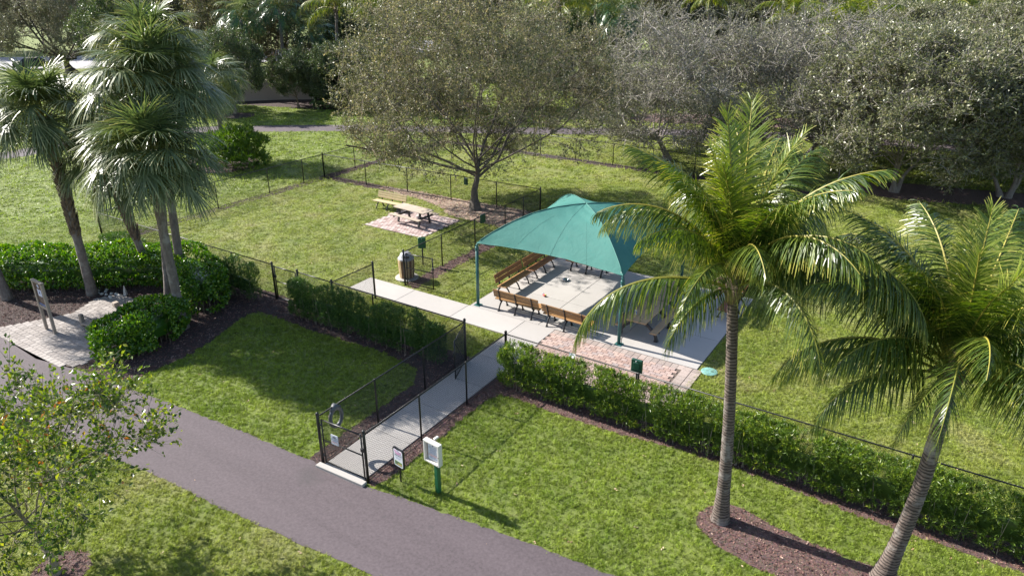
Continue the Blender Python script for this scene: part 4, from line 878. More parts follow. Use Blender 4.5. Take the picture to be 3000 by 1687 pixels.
dispenser("dark green box clipped on the fence above the canopy's left slope", (-18.5, 26.35), R(-90), .36, .42, False, 1.38, "dark_green_metal", "fence_box")
dispenser("dark green box on the hedge fence in front of the brick strip", (-6.72, 17.12), 0, .34, .44, True, 1.62, "dark_green_metal", "fence_box")
dispenser("small dark green box on the fence left of the oak trunk", (-23.15, 31.4), R(0), .24, .4, False, 1.3, "dark_green_metal", "fence_box")

# ------------------------------------------------------------------ signs
def text(body, size, mat, parent, loc, rot, align='CENTER', name="lettering", sx=1.0):
    cu = bpy.data.curves.new(name, 'FONT'); cu.body = body; cu.size = size; cu.align_x = align; cu.align_y = 'CENTER'; cu.extrude = .0008; cu.space_line = .95; cu.resolution_u = 2
    o = bpy.data.objects.new(name, cu); C.objects.link(o); dg = bpy.context.evaluated_depsgraph_get(); me = bpy.data.meshes.new_from_object(o.evaluated_get(dg)); bpy.data.objects.remove(o); bpy.data.curves.remove(cu)
    me.materials.clear(); me.materials.append(MATS[mat]); q = link(name, me, parent, loc, rot); q.scale = (sx, 1, 1); return q
UP = (R(90), 0, 0)
def rrect(w, h, r, n=4):
    P = []
    for cx, cz, a0 in ((w / 2 - r, h / 2 - r, 0), (-w / 2 + r, h / 2 - r, 90), (-w / 2 + r, -h / 2 + r, 180), (w / 2 - r, -h / 2 + r, 270)):
        for i in range(n + 1): a = R(a0 + 90 * i / n); P.append((cx + r * math.cos(a), cz + r * math.sin(a)))
    return P
def plate(name, w, h, r, y0, y1, z, mat, parent, x=0.0):
    m = MB(); P = rrect(w, h, r); n = len(P); V = [(px + x, y0, pz + z) for px, pz in P] + [(px + x, y1, pz + z) for px, pz in P]
    m.add(V, [tuple(range(n)), tuple(range(2 * n - 1, n - 1, -1))] + [((i + 1) % n, i, n + i, n + (i + 1) % n) for i in range(n)]); return m.build(name, mat, parent)
# gate sign
t = empty("gate_sign", (-12.12, 10.50, 0), R(2.4), "small blue-white notice wired to the front gate", "sign")
plate("panel", .25, .30, .025, -.012, -.004, .98, "paper", t); plate("border", .235, .285, .02, -.0135, -.0125, .98, "print_blue", t); plate("face", .225, .275, .018, -.0155, -.0142, .98, "paper", t)
for k, x_ in enumerate((-.035, 0, .035)): MB().tube([(x_, -.017, 1.055), (x_ + .004, -.017, 1.085)], [.014, .008], 6).lathe([(.009, 0), (.009, .01), (.002, .014)], 6, (x_ + .004, -.017, 1.085)).build("emblem", "print_dark", t)
for k, s_ in enumerate(("PLEASE BE", "SURE GATE IS", "SECURED", "THANK YOU")): text(s_, .036, "print_red" if k == 3 else "print_blue", t, (0, -.018, 1.03 - k * .042), UP)
# flower/poster sign on a black stake
t = empty("poster_sign", (-10.47, 11.05, 0), R(-8), "small poster in a rounded black frame on a short black stake", "sign")
MB().box((0, .01, .27), (.05, .025, .54), bev=.004).build("stake", "black_vinyl", t); plate("frame", .40, .58, .05, -.02, .02, .74, "black_vinyl", t); plate("poster", .33, .50, .045, -.024, -.0205, .74, "paper", t)
text("Be a Good\nNeighbor", .058, "print_pink", t, (0, -.0255, .915), UP); text("PLEASE CLEAN UP\nAFTER YOUR DOG", .030, "print_dark", t, (0, -.0255, .825), UP)
for k in range(3): MB().box((0, -.0250, .765 - k * .022), (.22 - .03 * k, .001, .005)).build("print_line", "print_blue", t)
MB().box((0, -.0250, .585), (.27, .001, .12)).build("picture", "print_green", t); MB().box((.04, -.0262, .565), (.18, .001, .035)).build("picture_ground", "print_tan", t)
MB().box((-.05, -.0270, .60), (.07, .001, .028)).box((-.088, -.0270, .615), (.03, .001, .03)).box((-.075, -.027, .58), (.012, .001, .03)).box((-.025, -.027, .58), (.012, .001, .03)).build("picture_dog", "print_dark", t)
# glazed notice case on a green post
t = empty("notice_case", (-9.4, 11.17, 0), R(-6), "off-white glazed notice case on a dark green wooden post", "notice board")
MB().box((0, .07, .72), (.12, .12, 1.44), bev=.012).build("post", "green_paint", t)
MB().box((0, -.01, 1.3), (.52, .05, .62), bev=.01).build("back_board", "offwhite_paint", t)
for (x_, z_, w_, h_) in ((-.235, 1.3, .05, .62), (.235, 1.3, .05, .62), (0, 1.585, .42, .05), (0, 1.015, .42, .05)): MB().box((x_, -.075, z_), (w_, .09, h_), bev=.008).build("frame", "offwhite_paint", t)
MB().box((0, -.0385, 1.3), (.42, .006, .52)).build("pin_board", "timber_grey", t); MB().box((.0, -.0445, 1.29), (.33, .003, .47)).build("paper_notice", "paper", t)
MB().lathe([(.022, 0), (.022, .0015)], 10, (0, 0, 0)).build("emblem", "print_blue", t, (0, -.0475, 1.48), (R(90), 0, 0))
text("DOG PARK RULES", .028, "print_dark", t, (0, -.0475, 1.44), UP)
for k in range(15): MB().box((random.uniform(-.01, .01), -.0472, 1.41 - k * .022), (random.choice((.27, .26, .2, .24)), .001, .0065)).build("print_line", "print_red" if k in (9, 10, 11) else "print_blue", t)
MB().box((.0, .08, 1.64), (.07, .14, .05), bev=.01).build("post_cap", "offwhite_paint", t); MB().box((.245, -.125, 1.28), (.02, .012, .04)).build("lock", "steel", t)
# exercise station sign, two tan posts
t = empty("station_sign", (-26.62, 10.62, 0), R(-3), "tall two-post tan timber sign with a dark brown panel", "sign")
for x_ in (-.33, .33): MB().box((0, 0, 0), (.10, .10, 1.98), bev=.012).build("post", "tan_timber", t, (x_, 0, .99))
MB().box((0, 0, 1.98), (.80, .13, .07), bev=.015).build("top_rail", "tan_timber", t); MB().box((0, 0, 1.00), (.56, .08, .09), bev=.01).build("bottom_rail", "tan_timber", t)
MB().box((0, .0, 1.50), (.555, .03, .88)).build("panel", "sign_brown", t); MB().box((.02, -.018, 1.56), (.30, .003, .26)).build("label", "sign_lilac", t)
MB().box((0, -.018, 1.105), (.5, .004, .07)).build("title_strip", "print_blue", t)
MB().lathe([(.075, 0), (.075, .0015)], 12).build("emblem", "sign_lilac", t, (0, -.0165, 1.81), (R(90), 0, 0))
MB().tube([(-.03, 0, -.04), (0, 0, .02), (.04, 0, -.03)], .009, 5).lathe([(.014, .03), (.014, .045), (.003, .055)], 8).build("figure", "print_blue", t, (.02, -.026, 1.57))
for k in range(4): MB().box((0, -.0165, 1.37 - k * .045), (.34 - .04 * (k % 2), .002, .008)).build("print_line", "tan_timber", t)
# low timber exercise bench and blocks
t = empty("exercise_bench", (-26.09, 11.5, .02), R(6), "low timber exercise bench with two short square posts on the paved plaza", "bench")
for x_ in (0, .78): MB().box((0, 0, 0), (.13, .13, .48), bev=.012).build("post", "tan_timber", t, (x_, 0, .24))
MB().box((0, 0, 0), (.66, .26, .05), bev=.01).build("plank", "tan_timber", t, (.39, 0, .16)); MB().tube([(.04, .0, .42), (.74, .0, .42)], .014, 6).build("bar", "black_iron", t)
t = empty("balance_beam", (-26.66, 13.1, .02), R(-8), "pale timber beam and square block lying on the plaza near the hedge", "timber block")
MB().box((0, 0, .1), (.24, .2, .2), bev=.02).build("block", "tan_timber", t); MB().box((.95, .16, .05), (1.5, .14, .1), bev=.012).build("beam", "tan_timber", t)
tag(MB().tube([(0, 0, 0), (.01, 0, .2), (.03, 0, .42)], [.09, .06, .015], 5, smooth=False).build("edging_stone", "white_stone", None, (-27.45, 13.95, 0)), "pointed pale stone standing at the back edge of the plaza", "stone")
rs = random.Random(4); kk = 0
for (x_, y_) in [(-28.35 + rs.uniform(-.5, .9), 13.55 + rs.uniform(-.15, .3)) for _ in range(14)]:
    q = MB().tube([(0, 0, -.02), (.01, 0, .05), (0, 0, .08)], [rs.uniform(.05, .09), rs.uniform(.05, .08), .02], 6, smooth=False).build("edging_rock", "white_stone", None, (x_, y_, 0), (0, 0, rs.uniform(0, 6))); tag(q, "small pale rock at the foot of the left palm", "rock", "small rocks at the foot of the left palm")
kx, ky = at(*(1000 + 1e-9, 1389))
tag(MB().box((-11.93, 10.40, .045), (1.62, .17, .09), rz=R(2.2), bev=.012).build("threshold_kerb", "concrete", None), None, None, None, "structure")

# ------------------------------------------------------------------ small things
m = MB(); m.lathe([(.105, 0), (.115, .01), (.125, .05), (.145, .065), (.14, .072), (.115, .055), (.10, .02), (.02, .015)], 20); tag(m.build("dog_bowl", "steel", None, (-13.18, 24.77, .036)), "shiny steel dog bowl on the shaded concrete", "bowl")
t = empty("dog_toy", (-13.18, 22.93, .037), R(-30), "small grey, red and yellow dog toy on the sunlit concrete", "dog toy")
MB().tube([(-.16, 0, .03), (-.06, .01, .05), (.02, 0, .04)], [.02, .045, .03], 8).build("body", "toy_grey", t); MB().tube([(.0, 0, .035), (.14, -.02, .03)], [.05, .03], 8).build("wing", "toy_red", t); MB().lathe([(.002, .02), (.035, .035), (.04, .055), (.02, .085), (.002, .09)], 10, (.09, .03, 0)).build("ball", "toy_yellow", t)
t = empty("water_bottle", (-8.78, 21.85, .793), 0, "clear plastic water bottle with a blue label on the picnic table", "bottle")
MB().lathe([(.03, 0), (.034, .01), (.034, .14), (.03, .17), (.013, .2), (.013, .22)], 12).build("bottle_body", "clear_plastic", t); MB().lathe([(.0355, .07), (.0355, .13)], 12).build("bottle_label", "label_blue", t); MB().lathe([(.015, .218), (.015, .235)], 10).build("cap", "offwhite_paint", t)
t = empty("valve_cover", (-5.62, 20.69, 0), .2, "flat turquoise utility cover in the grass right of the brick strip", "cover"); MB().lathe([(.27, 0), (.27, .03), (.25, .042)], 24).build("lid", "turquoise_plastic", t); MB().box((.1, 0, .044), (.08, .03, .006)).build("grip", "black_plastic", t)
# grey ring hung on the fence just inside the gate
t = empty("rubber_ring", (-12.68, 11.12, 1.12), R(88), "worn grey rubber ring hanging on the left fence just inside the front gate", "ring")
P = [(.2 * math.cos(a), 0, .27 * math.sin(a)) for a in np.linspace(0, 2 * PI, 25)]; MB().tube(P, .055, 8, cap=False).build("ring", "rubber_grey", t); MB().tube([(-.15, .0, .24), (0, .02, .33), (.15, .0, .24)], [.06, .1, .06], 8).build("collar", "rubber_grey", t)
# white bag caught on the hedge fence
r_ = np.random.default_rng(3); V = []; F = []
for i in range(9):
    for j in range(9): u, v = i / 8 - .5, j / 8; V.append((u * .34 * (1 - .35 * v) + r_.normal(0, .012), -.05 - .25 * (1 - v) ** 1.5 + r_.normal(0, .02) , 1.52 - .5 * (1 - v) + r_.normal(0, .01)))
for i in range(8):
    for j in range(8): a = i * 9 + j; F.append((a, a + 1, a + 10, a + 9))
tag(MB().add(V, F, 0, True).build("plastic_bag", "white_cloth", None, (-8.72, 17.0, 0)), "crumpled white plastic bag caught on top of the right hedge", "bag")
# fallen leaves and scraps on the path and lawn are part of the ground cover below

# ------------------------------------------------------------------ wall, post and vehicles at the back left
wl = empty("boundary_wall", (-66, 42.9, 0), 0, "low beige stucco wall behind the shaded trees at the back left", "wall")
wp = [(-70, 38.2), (-62.9, 46.6), (-59.9, 50.0), (-52, 56), (-44, 61)]
for i in range(len(wp) - 1):
    a, b = wp[i], wp[i + 1]; L = math.dist(a, b); m = MB().box(((a[0] + b[0]) / 2 + 66, (a[1] + b[1]) / 2 - 42.9, .95), (L, .25, 1.9), rz=math.atan2(b[1] - a[1], b[0] - a[0])).build("panel", "wall_stucco", wl)
    MB().box(((a[0] + b[0]) / 2 + 66, (a[1] + b[1]) / 2 - 42.9, 1.96), (L, .36, .1), rz=math.atan2(b[1] - a[1], b[0] - a[0]), bev=.02).build("coping", "wall_stucco", wl)
px, py = at(757, 212); tag(MB().box((0, 0, 1.5), (.5, .3, 3.0), bev=.03).build("marker_post", "cream_post", None, (px, py, 0)), "pale yellow square post seen between the dark palms", "post")
def car(label, loc, rz, mat):
    t = empty("parked_car", loc, rz, label, "car"); m = MB()
    prof = [(-2.3, .35), (-2.35, .8), (-2.1, .98), (-1.5, 1.02), (-.95, 1.42), (.45, 1.45), (1.15, 1.02), (2.1, .92), (2.35, .65), (2.3, .35)]
    n = len(prof); V = [(x, -.88 + (.14 if z > 1.1 else 0), z) for x, z in prof] + [(x, .88 - (.14 if z > 1.1 else 0), z) for x, z in prof]
    m.add(V, [tuple(range(n)), tuple(range(2 * n - 1, n - 1, -1))] + [((i + 1) % n, i, n + i, n + (i + 1) % n) for i in range(n)]); m.build("body", mat, t)
    for s in (-1, 1): MB().add([(-1.3, s * .83, 1.05), (.95, s * .83, 1.05), (.4, s * .765, 1.38), (-.9, s * .765, 1.38)], [(0, 1, 2, 3)]).build("side_window", "car_glass", t)
    MB().add([(.5, -.7, 1.44), (.5, .7, 1.44), (1.12, .8, 1.07), (1.12, -.8, 1.07)], [(0, 1, 2, 3)]).build("windscreen", "car_glass", t)
    for x in (-1.45, 1.45):
        for s in (-1, 1): MB().lathe([(.34, -.11), (.34, .11)], 16).build("wheel", "tyre", t, (x, s * .8, .34), (R(90), 0, 0))
    return t
px, py = at(105, 203); car("dark car on the road behind the big left oak", (px, py, .02), R(50), "car_dark")
px, py = at(665, 195); car("blue car glimpsed through the dark trees at the back left", (px, py, .02), R(45), "car_blue")
px, py = at(970, 155); car("silver car on the pale road beside the pale fronds", (px, py, .02), R(50), "car_silver")

# ------------------------------------------------------------------ hedges
broad_hedge("glossy broad-leaved hedge curving behind the left palms", [(-32.6, 12.0), (-30.9, 12.9), (-29.3, 14.1), (-27.8, 15.4), (-26.3, 16.0), (-24.6, 15.6), (-23.6, 14.9)], 1.75, 1.6, 8500, 11, .115)
broad_hedge("rounded glossy hedge mound in front of the leaning left palm", [(-23.0, 11.15), (-22.75, 12.1), (-23.3, 13.0)], 1.8, 1.3, 4200, 12, .11)
needle_hedge("long fine-leaved hedge along the right fence", [(-10.65, 16.56), (-6, 16.58), (-2, 16.58), (3, 16.58), (9, 16.58)], .78, 1.42, 23000, 21, leaf=.10, lump=.05)
needle_hedge("dark upright shrub hedge between the side gate and the walkway", [(-20.15, 16.42), (-17, 16.42), (-13.45, 16.42)], .62, 1.5, 8500, 22, "dark_yew_leaf", shell=.5, lump=.16)
needle_hedge("short shrub hedge left of the side gate", [(-25.1, 16.5), (-22.7, 16.45)], .62, 1.4, 2600, 23, "dark_yew_leaf", shell=.5, lump=.3)
needle_hedge("low clipped grey-green hedge at the fence's far left end", [(-32.6, 16.4), (-27.8, 16.5)], .8, 1.0, 2600, 24, "dark_yew_leaf", clumps=False)
needle_hedge("bushy fern-like shrub in the round mulch bed behind the silver palms", [(-41.2, 29.2), (-40.2, 30.2)], 3.0, 2.5, 900, 25, "fern_leaf", name="shrub", cat="shrub", leaf=.32, clumps=False)

# ------------------------------------------------------------------ coconut palms in front
specA = [(208, 5, 1.18), (255, 5, .78), (320, 4, .9), (15, 4, 1.05), (45, 4, 1.0), (78, 3, 1.0), (105, 2, 1.0), (140, 2, 1.0), (170, 3, 1.0), (205, 2, .95), (240, 2, .9), (265, 3, .9), (300, 2, .85), (340, 2, 1.0),
         (0, 1, 1.0), (60, 1, 1.0), (120, 1, 1.05), (180, 1, 1.05), (230, 1, .95), (290, 1, .95), (30, 0, 1.0), (150, 0, 1.1), (270, 0, .9), (350, 3, 1.1), (130, 3, 1.0), (60, 2, 1.0), (100, 0, 1.15), (210, 0, 1.05), (325, 1, 1.0), (85, 1, 1.0), (90, 1, 1.0), (200, 1, .95), (330, 2, .95)]
coconut_palm((-3.13, 14.1), (-3.52, 13.98, 5.95), "tall straight coconut palm nearest the canopy, rooted in the oval mulch bed", "coconut palms", .145, 1.0, specA, 1, curve=.015)
specB = [(205, 4, 1.05), (188, 5, 1.1), (222, 5, 1.0), (250, 5, .7), (310, 4, .8), (330, 4, 1.0), (170, 3, 1.1), (150, 2, 1.1), (130, 3, 1.0), (185, 2, 1.05), (215, 2, 1.0), (235, 3, .9), (265, 3, .9), (300, 3, .9), (0, 3, 1.0), (30, 3, 1.0), (60, 3, 1.0), (90, 2, 1.0),
         (160, 1, 1.05), (200, 1, 1.0), (240, 1, .9), (280, 1, .9), (320, 1, .9), (0, 1, .9), (80, 1, 1.0), (120, 1, 1.0), (20, 0, 1.0), (140, 0, 1.0), (260, 0, .9), (110, 0, 1.1), (345, 2, .95), (275, 2, .9)]
coconut_palm((.38, 14.2), (.62, 14.45, 4.95), "leaning coconut palm at the right edge, its trunk crossing the right hedge", "coconut palms", .165, .98, specB, 2, curve=.05)

# ------------------------------------------------------------------ sabal palms on the left
fan_palm((-28.63, 13.27), (-28.72, 13.2, 6.9), "left sabal palm with shaggy old leaf boots up its trunk", "sabal palms", .17, 54, 1.1, seed=3, boots=.62, top_cls=4.9, dead=4)
fan_palm((-27.4, 15.27), (-27.95, 14.55, 5.2), "sabal palm with a slanting scaly trunk between its neighbours", "sabal palms", .15, 44, .9, seed=4, boots=.6, top_cls=4.8)
fan_palm((-22.87, 13.4), (-22.9, 13.4, 6.0), "front silver-green sabal palm with a smooth trunk by the hedge mound", "sabal palms", .165, 66, 1.08, seed=5, dead=1, top_cls=5.3)
fan_palm((-25.28, 14.46), (-24.85, 15.15, 8.0), "tallest sabal palm, its trunk hidden behind the front one", "sabal palms", .16, 60, 1.22, seed=6, top_cls=5.3, dead=1)
fan_palm((-31.02, 11.19), (-31.9, 11.0, 6.1), "sabal palm mostly outside the left edge, only its grey trunk and low leaves showing", "sabal palms", .17, 34, .95, seed=7)
fan_palm((-25.9, 15.5), (-25.7, 15.9, 9.2), "upper left sabal palm rising behind the tallest one", "sabal palms", .16, 50, .95, seed=8, dead=1)
fan_palm((-43.5, 31.0), (-43.5, 31.0, 5.0), "sabal palm behind, right of the silver-green crowns", "sabal palms", .17, 40, 1.15, seed=9, dead=1)

# ------------------------------------------------------------------ broad-leaved trees
oak = tree_meshes(31, "oak_leaf", "oak_bark", "twig_tan", 6, .125, twig_n=6, twig_len=.6, twig_r=.007, leaf_w=.5, up=.3, height=12.4, radius=7.6, trunk_h=2.3, trunk_r=.22, limbs=11, kids=(0, 7, 6, 5), ratio=(.6, .6, .55, .5), spread=(28, 78), up_=0) if False else None
def T(seed, leafm, barkm, twigm, nleaf, lsize, tn, tl, tr, **k):
    upv = k.pop("tup", .3)
    SEGK = {a: k[a] for a in k}
    return tree_meshes(seed, leafm, barkm, twigm, nleaf, lsize, twig_n=tn, twig_len=tl, twig_r=tr, up=upv, **SEGK)
oak = T(31, "oak_leaf", "oak_bark", "twig_tan", 7, .13, 4, .55, .007, height=12.4, radius=7.8, trunk_h=2.3, trunk_r=.23, limbs=15, kids=(0, 7, 6, 5), ratio=(.6, .6, .55, .5), spread=(28, 100), low=.6, hang=.35)
place_tree("oak_tree", oak, (-22.17, 30.85), "big thin-leaved oak standing beside the fence behind the canopy", cat="tree")
grey = T(37, "grey_leaf", "pale_bark", "twig_grey", 5, .15, 3, .9, .015, height=11.5, radius=7.2, trunk_h=2.0, trunk_r=.22, limbs=15, kids=(0, 7, 6, 5), ratio=(.6, .6, .55, .5), spread=(30, 102), low=.45, hang=.35)
place_tree("bare_tree", grey, (-17.5, 47.2), "grey nearly leafless tree with pale twigs, left one of the pair", None, 0.0, (1.0, 1.0, .9))
place_tree("bare_tree", grey, (-9.5, 51.5), "grey nearly leafless tree with pale twigs, right one above the tall palm", None, 2.2, (1.05, 1.05, .9))
gl = T(41, "glossy_leaf", "pale_bark", "twig_grey", 5, .18, 4, .6, .01, height=9.8, radius=5.6, trunk_h=2.2, trunk_r=.12, limbs=8, kids=(0, 6, 5, 5), ratio=(.6, .6, .55, .5), spread=(15, 55), trunks=3, low=.1, tup=.25)
for k, (x_, y_, rz_, s_, lb) in enumerate([(-5.9, 57.0, .3, .9, "glossy dark-leaved tree with several stems just right of the bare trees"), (-3.3, 47.1, 2.0, (1.1, 1.1, .95), "glossy dark-leaved tree with forking stems right behind the tall palm's crown"),
      (2.2, 49.2, 4.0, (1.1, 1.1, .95), "glossy dark-leaved tree at the right edge above the leaning palm"), (-8.6, 68.6, 1.1, 1.0, "glossy dark-leaved tree beyond the back path, left one"), (-4.4, 66.5, 3.0, 1.0, "glossy dark-leaved tree beyond the back path, middle one"),
      (2.0, 60.6, 5.0, 1.1, "glossy dark-leaved tree beyond the back path, right one"), (7.6, 52, .9, 1.1, "glossy dark-leaved tree just outside the right edge")]):
    place_tree("evergreen_tree", gl, (x_, y_), lb, None, rz_, s_)
dn = T(43, "dense_leaf", "brown_bark", "twig_tan", 8, .17, 5, .5, .009, height=8.0, radius=3.9, trunk_h=1.8, trunk_r=.13, limbs=9, kids=(0, 6, 5, 4), ratio=(.6, .6, .55, .5), spread=(25, 70), low=.7)
sc = T(47, "oak_leaf", "brown_bark", "twig_tan", 5, .2, 6, .75, .012, height=10.0, radius=6.0, trunk_h=2.0, trunk_r=.2, limbs=10, kids=(0, 6, 5, 4), ratio=(.6, .6, .55, .5), spread=(30, 80), low=.6)
bo = at(232, 203)
big = T(53, "grey_leaf", "oak_bark", "twig_tan", 6, .24, 6, .9, .015, height=15, radius=11, trunk_h=1.8, trunk_r=.6, limbs=11, kids=(0, 7, 6, 4), ratio=(.62, .6, .55, .5), spread=(45, 86), low=.7)
place_tree("oak_tree", big, at(210, 215), "massive dark oak with low sweeping limbs at the top left corner", None, .5, .9)
place_tree("oak_tree", dn, (-57.2, 42.5), "small dense dark tree ringed with mulch in front of the beige wall", None, 0, (.85, .85, .95))
def bg(ms, px, py, z, s, rz, label, name="background_tree", group="trees beyond the lawn"):
    d = 70 * 1.0 if py > 140 else (84 if py > 75 else (98 if py > 30 else 122)); u = (px - 1500) / FPX; dx, dy = _cf[0] / math.cos(PITCH) + u * _cr[0], _cf[1] / math.cos(PITCH) + u * _cr[1]; s *= .85 if py > 140 else 1
    x_, y_ = dx * d, dy * d; place_tree(name, ms, (x_, y_), label, group, rz, s)
rb = random.Random(12)
WH = ["in the top left corner", "right of the massive oak", "above the sabal palm group", "above the beige wall", "left of the pale palm by the road", "behind the pale palm by the road", "behind the oak's left half", "behind the oak's middle", "behind the oak's right half", "between oak and bare trees", "behind the left bare tree", "between the two bare trees", "behind the right bare tree", "above the tall palm", "right of the tall palm", "above the leaning palm", "left of the top right corner", "in the top right corner"]
lbD = "dense dark green tree in the belt beyond the lawn"; lbS = "thin olive-coloured tree in the belt beyond the lawn"; lbG = "grey-green glossy tree in the belt beyond the lawn"
for px, py, z, s, ms in [(560, 150, 4, 1.1, dn), (480, 60, 5, 1.3, dn), (650, 70, 5, 1.5, sc), (820, 95, 5, 1.3, sc), (880, 240, 2.5, .8, dn), (960, 250, 2.5, .75, dn), (1010, 215, 3, .9, dn), (1090, 120, 4, 1.1, dn), (1150, 200, 3.5, 1.0, dn), (1300, 60, 5, 1.3, sc), (1420, 150, 4, 1.1, dn), (1560, 210, 3.5, 1.1, dn),
      (1640, 120, 4.5, 1.2, dn), (1760, 60, 5, 1.3, dn), (1890, 45, 5, 1.3, sc), (2020, 40, 5, 1.2, dn), (2150, 70, 4.5, 1.2, gl), (2280, 45, 5, 1.2, dn), (2400, 85, 4.5, 1.2, gl), (2520, 60, 4.5, 1.3, dn), (2640, 80, 4.5, 1.2, gl), (2760, 50, 5, 1.3, sc), (2880, 75, 4.5, 1.3, gl), (2980, 45, 5, 1.3, dn),
      (60, 20, 7, 1.5, sc), (200, 0, 7, 1.5, dn), (340, 25, 6, 1.5, sc), (420, 110, 4.5, 1.3, dn), (520, -10, 7, 1.6, dn), (700, -10, 7, 1.6, dn), (880, -5, 7, 1.6, sc), (1040, 0, 7, 1.6, dn), (1200, -10, 7, 1.6, dn), (1380, 0, 7, 1.6, dn), (1550, -5, 7, 1.5, sc), (1700, -10, 7, 1.5, dn), (1850, -10, 7, 1.5, dn), (2000, -15, 7, 1.5, sc), (2160, -15, 7, 1.5, dn), (2500, -15, 7, 1.5, dn), (2650, -15, 7, 1.5, sc), (2800, -15, 7, 1.5, dn), (2950, -15, 7, 1.5, dn)]:
    kind = "dense dark green tree" if ms is dn else ("thin olive-coloured tree" if ms is sc else "grey-green glossy tree")
    row = "nearest row" if py > 140 else ("second row" if py > 75 else ("third row" if py > 30 else "farthest row"))
    where = WH[min(len(WH) - 1, int(px / 3000 * len(WH)))]
    bg(ms, px + rb.uniform(-15, 15), py, z, s, rb.uniform(0, 6.28), kind + " in the " + row + ", " + where)
# dark shrubs before the wall
for k, (x_, y_, w_, h_, lb) in enumerate([(-51.5, 50.2, 3.6, 2.4, "dark rounded shrub against the right end of the beige wall"), (-47.5, 51.5, 4.0, 3.0, "dark tall shrub behind the back path"), (-43.5, 54, 4.2, 2.6, "dark shrub partly hidden by the oak's crown"), (-54.5, 53.5, 3.5, 3.2, "dark shrub leaning over the beige wall")]):
    broad_hedge(lb, [(x_ - .8, y_ - .5), (x_ + .8, y_ + .5)], w_, h_, 900, 60 + k, .3, "dense_leaf", None, "shrub", "shrub", 20)
# background palms
for k, (bx_, by_, tx_, ty_, h_, s_, lb) in enumerate([(745, 293, 742, 95, 7.6, 1.15, "dark fan palm standing in front of the beige wall"), (840, 285, 850, 60, 8.5, 1.2, "dark fan palm right of the wall's visible stretch"), (640, 235, 560, 115, 6.5, 1.1, "dark fan palm left of the small dense tree"), (930, 280, 905, 150, 6.0, 1.1, "dark fan palm among the shrubs behind the back path"), (320, 190, 290, 100, 8, 1.25, "dark fan palm right of the massive oak"), (1700, 260, 1690, 150, 6.5, 1.1, "dark fan palm between the oak and the bare trees"), (1790, 300, 1775, 115, 8, 1.2, "shaded fan palm with a rusty trunk left of the bare trees")]):
    b = at(bx_, by_); 
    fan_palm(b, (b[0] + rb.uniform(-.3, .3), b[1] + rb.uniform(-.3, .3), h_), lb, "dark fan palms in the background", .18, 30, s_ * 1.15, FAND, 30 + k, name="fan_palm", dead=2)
for k, (bx_, by_, cx_, cy_, h_, s_, lb) in enumerate([(940, 192, 985, 30, 8.5, 1.35, "pale sunlit coconut palm beside the road, left of the oak's crown"), (1180, 200, 1130, 20, 9, 1.2, "coconut palm behind the oak's top left"), (1620, 200, 1640, 25, 8.5, 1.2, "coconut palm hanging over the gap right of the oak"), (1740, 190, 1745, 20, 8.5, 1.2, "coconut palm left of the grey bare trees at the top edge"),
        (2330, 170, 2325, 50, 8, 1.15, "bright upright coconut palm at the top right of centre"), (2480, 180, 2490, 110, 7.5, 1.2, "coconut palm with combed fronds in the top right belt"), (2780, 160, 2775, 25, 8.5, 1.25, "yellow-green coconut palm near the top right corner"), (2620, 150, 2600, 15, 9, 1.2, "coconut palm between the two bright ones at the top right"), (2060, 150, 2080, 5, 9, 1.2, "coconut palm behind the grey bare trees"), (2960, 180, 2960, 70, 8, 1.2, "coconut palm at the very right edge of the belt")]):
    x1, y1 = at(cx_, cy_, h_)
    sp = [(math.degrees(j * 2.39996) + k * 31, min(5, int((j + .5) / 18 * 6)), 1.0) for j in range(18)]
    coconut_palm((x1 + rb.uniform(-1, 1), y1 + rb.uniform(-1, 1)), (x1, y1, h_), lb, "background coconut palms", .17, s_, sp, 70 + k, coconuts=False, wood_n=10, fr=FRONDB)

# young tree at the bottom left
yt = T(59, "myrtle_leaf", "young_bark", "twig_tan", 9, .115, 5, .6, .005, height=5.2, radius=3.05, trunk_h=1.7, trunk_r=.075, limbs=12, kids=(0, 5, 4), ratio=(.6, .55, .5), spread=(35, 80), wood_sides=(10, 6, 4, 3, 3), low=.75, lay=.5, tup=.1, leaf_w=.58)
place_tree("young_tree", yt, (-14.75, 4.65), "young tree with large sunlit leaves at the bottom left corner", None, 1.3)

# ------------------------------------------------------------------ ground cover
def inview(P, m=140):
    u, v, w = project(np.column_stack([P, np.zeros(len(P))])); return (w > 0) & (u > -m) & (u < 3000 + m) & (v < 1687 + m) & (v > -60)
EXC = [path_poly, back_poly, road_poly, plaza, PADB] + CONC + [b[0] for b in BEDS.values()]
def lawn_points(x0, x1, y0, y1, dens, d0, d1):
    n = int((x1 - x0) * (y1 - y0) * dens); P = np.column_stack([rng.uniform(x0, x1, n), rng.uniform(y0, y1, n)]); d = np.hypot(P[:, 0], P[:, 1]); P = P[(d >= d0) & (d < d1)]; P = P[inview(P)]
    ok = np.ones(len(P), bool)
    for e in EXC:
        e_ = np.array(e); bb = (P[:, 0] > e_[:, 0].min()) & (P[:, 0] < e_[:, 0].max()) & (P[:, 1] > e_[:, 1].min()) & (P[:, 1] < e_[:, 1].max()); idx = np.where(bb & ok)[0]
        if len(idx): ok[idx] &= ~inside(P[idx], e)
    return P[ok]
def tuft(name, n, h, spread, w, seed, loc, mat="grass_blade"):
    r = np.random.default_rng(seed); P = np.column_stack([r.normal(0, spread, (n, 2)), np.full(n, -.004)]); D = np.column_stack([r.normal(0, .62, (n, 2)), r.uniform(.6, 1, n)]); W_ = unit(np.cross(D, r.normal(size=(n, 3)))) * w
    V, F = strips(P, D, W_, h * r.uniform(.6, 1.2, n), np.full(n, .35), 2, .25); nb = NB(); nb.add(V, F); o = link(name, nb.mesh(name, mat), None, loc); return tag(o, kind="stuff")
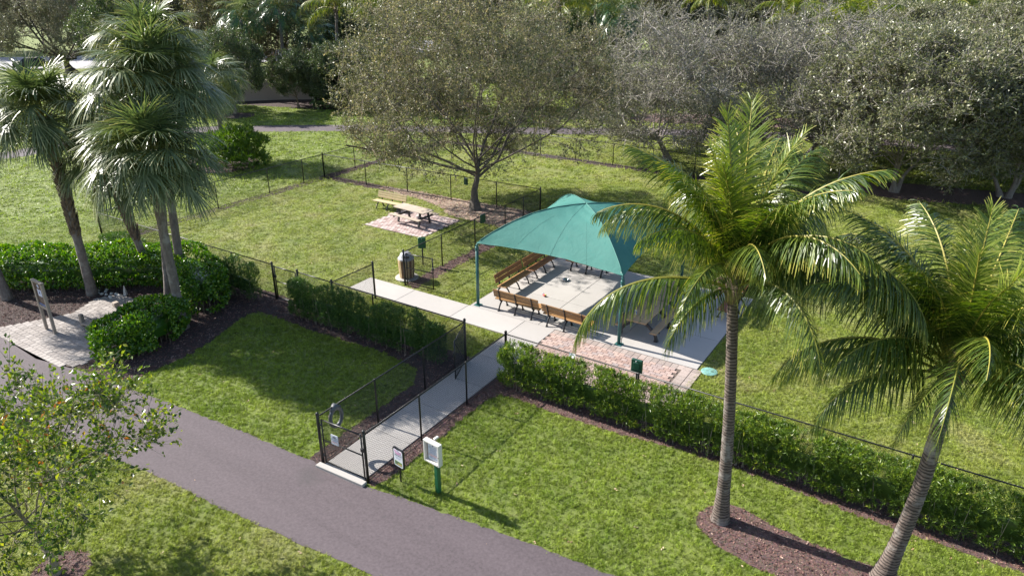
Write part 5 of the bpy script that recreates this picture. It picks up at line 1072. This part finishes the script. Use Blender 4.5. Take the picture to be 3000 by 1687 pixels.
src = tuft("grass_tuft", 14, .062, .032, .0048, 1, (-16.5, 13.0, 0)); src2 = tuft("grass_tuft", 18, .06, .045, .0052, 2, (-26.0, 22.5, 0))
def put(name, P, s, a, b, tilt=.2):
    scatter(name, np.column_stack([P, np.full(len(P), .004)]), s, "", a, b, tilt)
put("lawn_grass", lawn_points(-32, 8, 2, 28, 230, 0, 27), src, .7, 1.3)
put("lawn_grass", lawn_points(-48, 10, 5, 46, 52, 27, 44), src2, 1.1, 1.9)
put("lawn_grass", lawn_points(-85, 12, 12, 90, 10, 44, 90), src2, 2.2, 3.6)
def chip(name, mat, l, w, loc, seed=1, n=4):
    r = np.random.default_rng(seed); P = np.column_stack([r.normal(0, .035, (n, 2)), r.uniform(0, .015, n)]); D = r.normal(size=(n, 3)) * [1, 1, .25]; V, F = leaves(P - unit(D) * l / 2, D, l, w, .15, r, sides=unit(np.array([[0, 0, 1.]]) + r.normal(0, .4, (n, 3)))); nb = NB(); nb.add(V, F); return tag(link(name, nb.mesh(name, mat), None, loc), kind="stuff")
c1 = chip("bark_chips", "bark_chip", .055, .016, (-2.0, 13.8, .012)); c2 = chip("fallen_leaf", "litter_leaf", .09, .045, (-21.0, 30.0, .014), 2, 2)
def bed_points(poly, dens, maxd=60):
    e = np.array(poly); x0, y0 = e.min(0); x1, y1 = e.max(0); n = int((x1 - x0) * (y1 - y0) * dens); P = np.column_stack([rng.uniform(x0, x1, n), rng.uniform(y0, y1, n)]); P = P[inview(P)]; P = P[np.hypot(P[:, 0], P[:, 1]) < maxd]; return P[inside(P, poly)]
for nm_, (poly, mt) in BEDS.items():
    if nm_ in ("wall_bed", "tree_ring", "path_side_bed", "grove_bed", "far_fence_mulch"): continue
    lit = mt == "leaf_litter"; P = bed_points(poly, 45 if lit else 210)
    P = P[~inside(P, plaza)]
    if len(P): put("mulch_chips", P, c2 if lit else c1, .7, 1.4, .4)
put("fallen_leaves", np.vstack([lawn_points(-30, 4, 4, 34, 1.1, 0, 40), bed_points([(-26, 27.5), (-17, 27.5), (-17, 34), (-26, 34)], 6), bed_points(path_poly, .12)]), c2, .5, 1.0, .4)
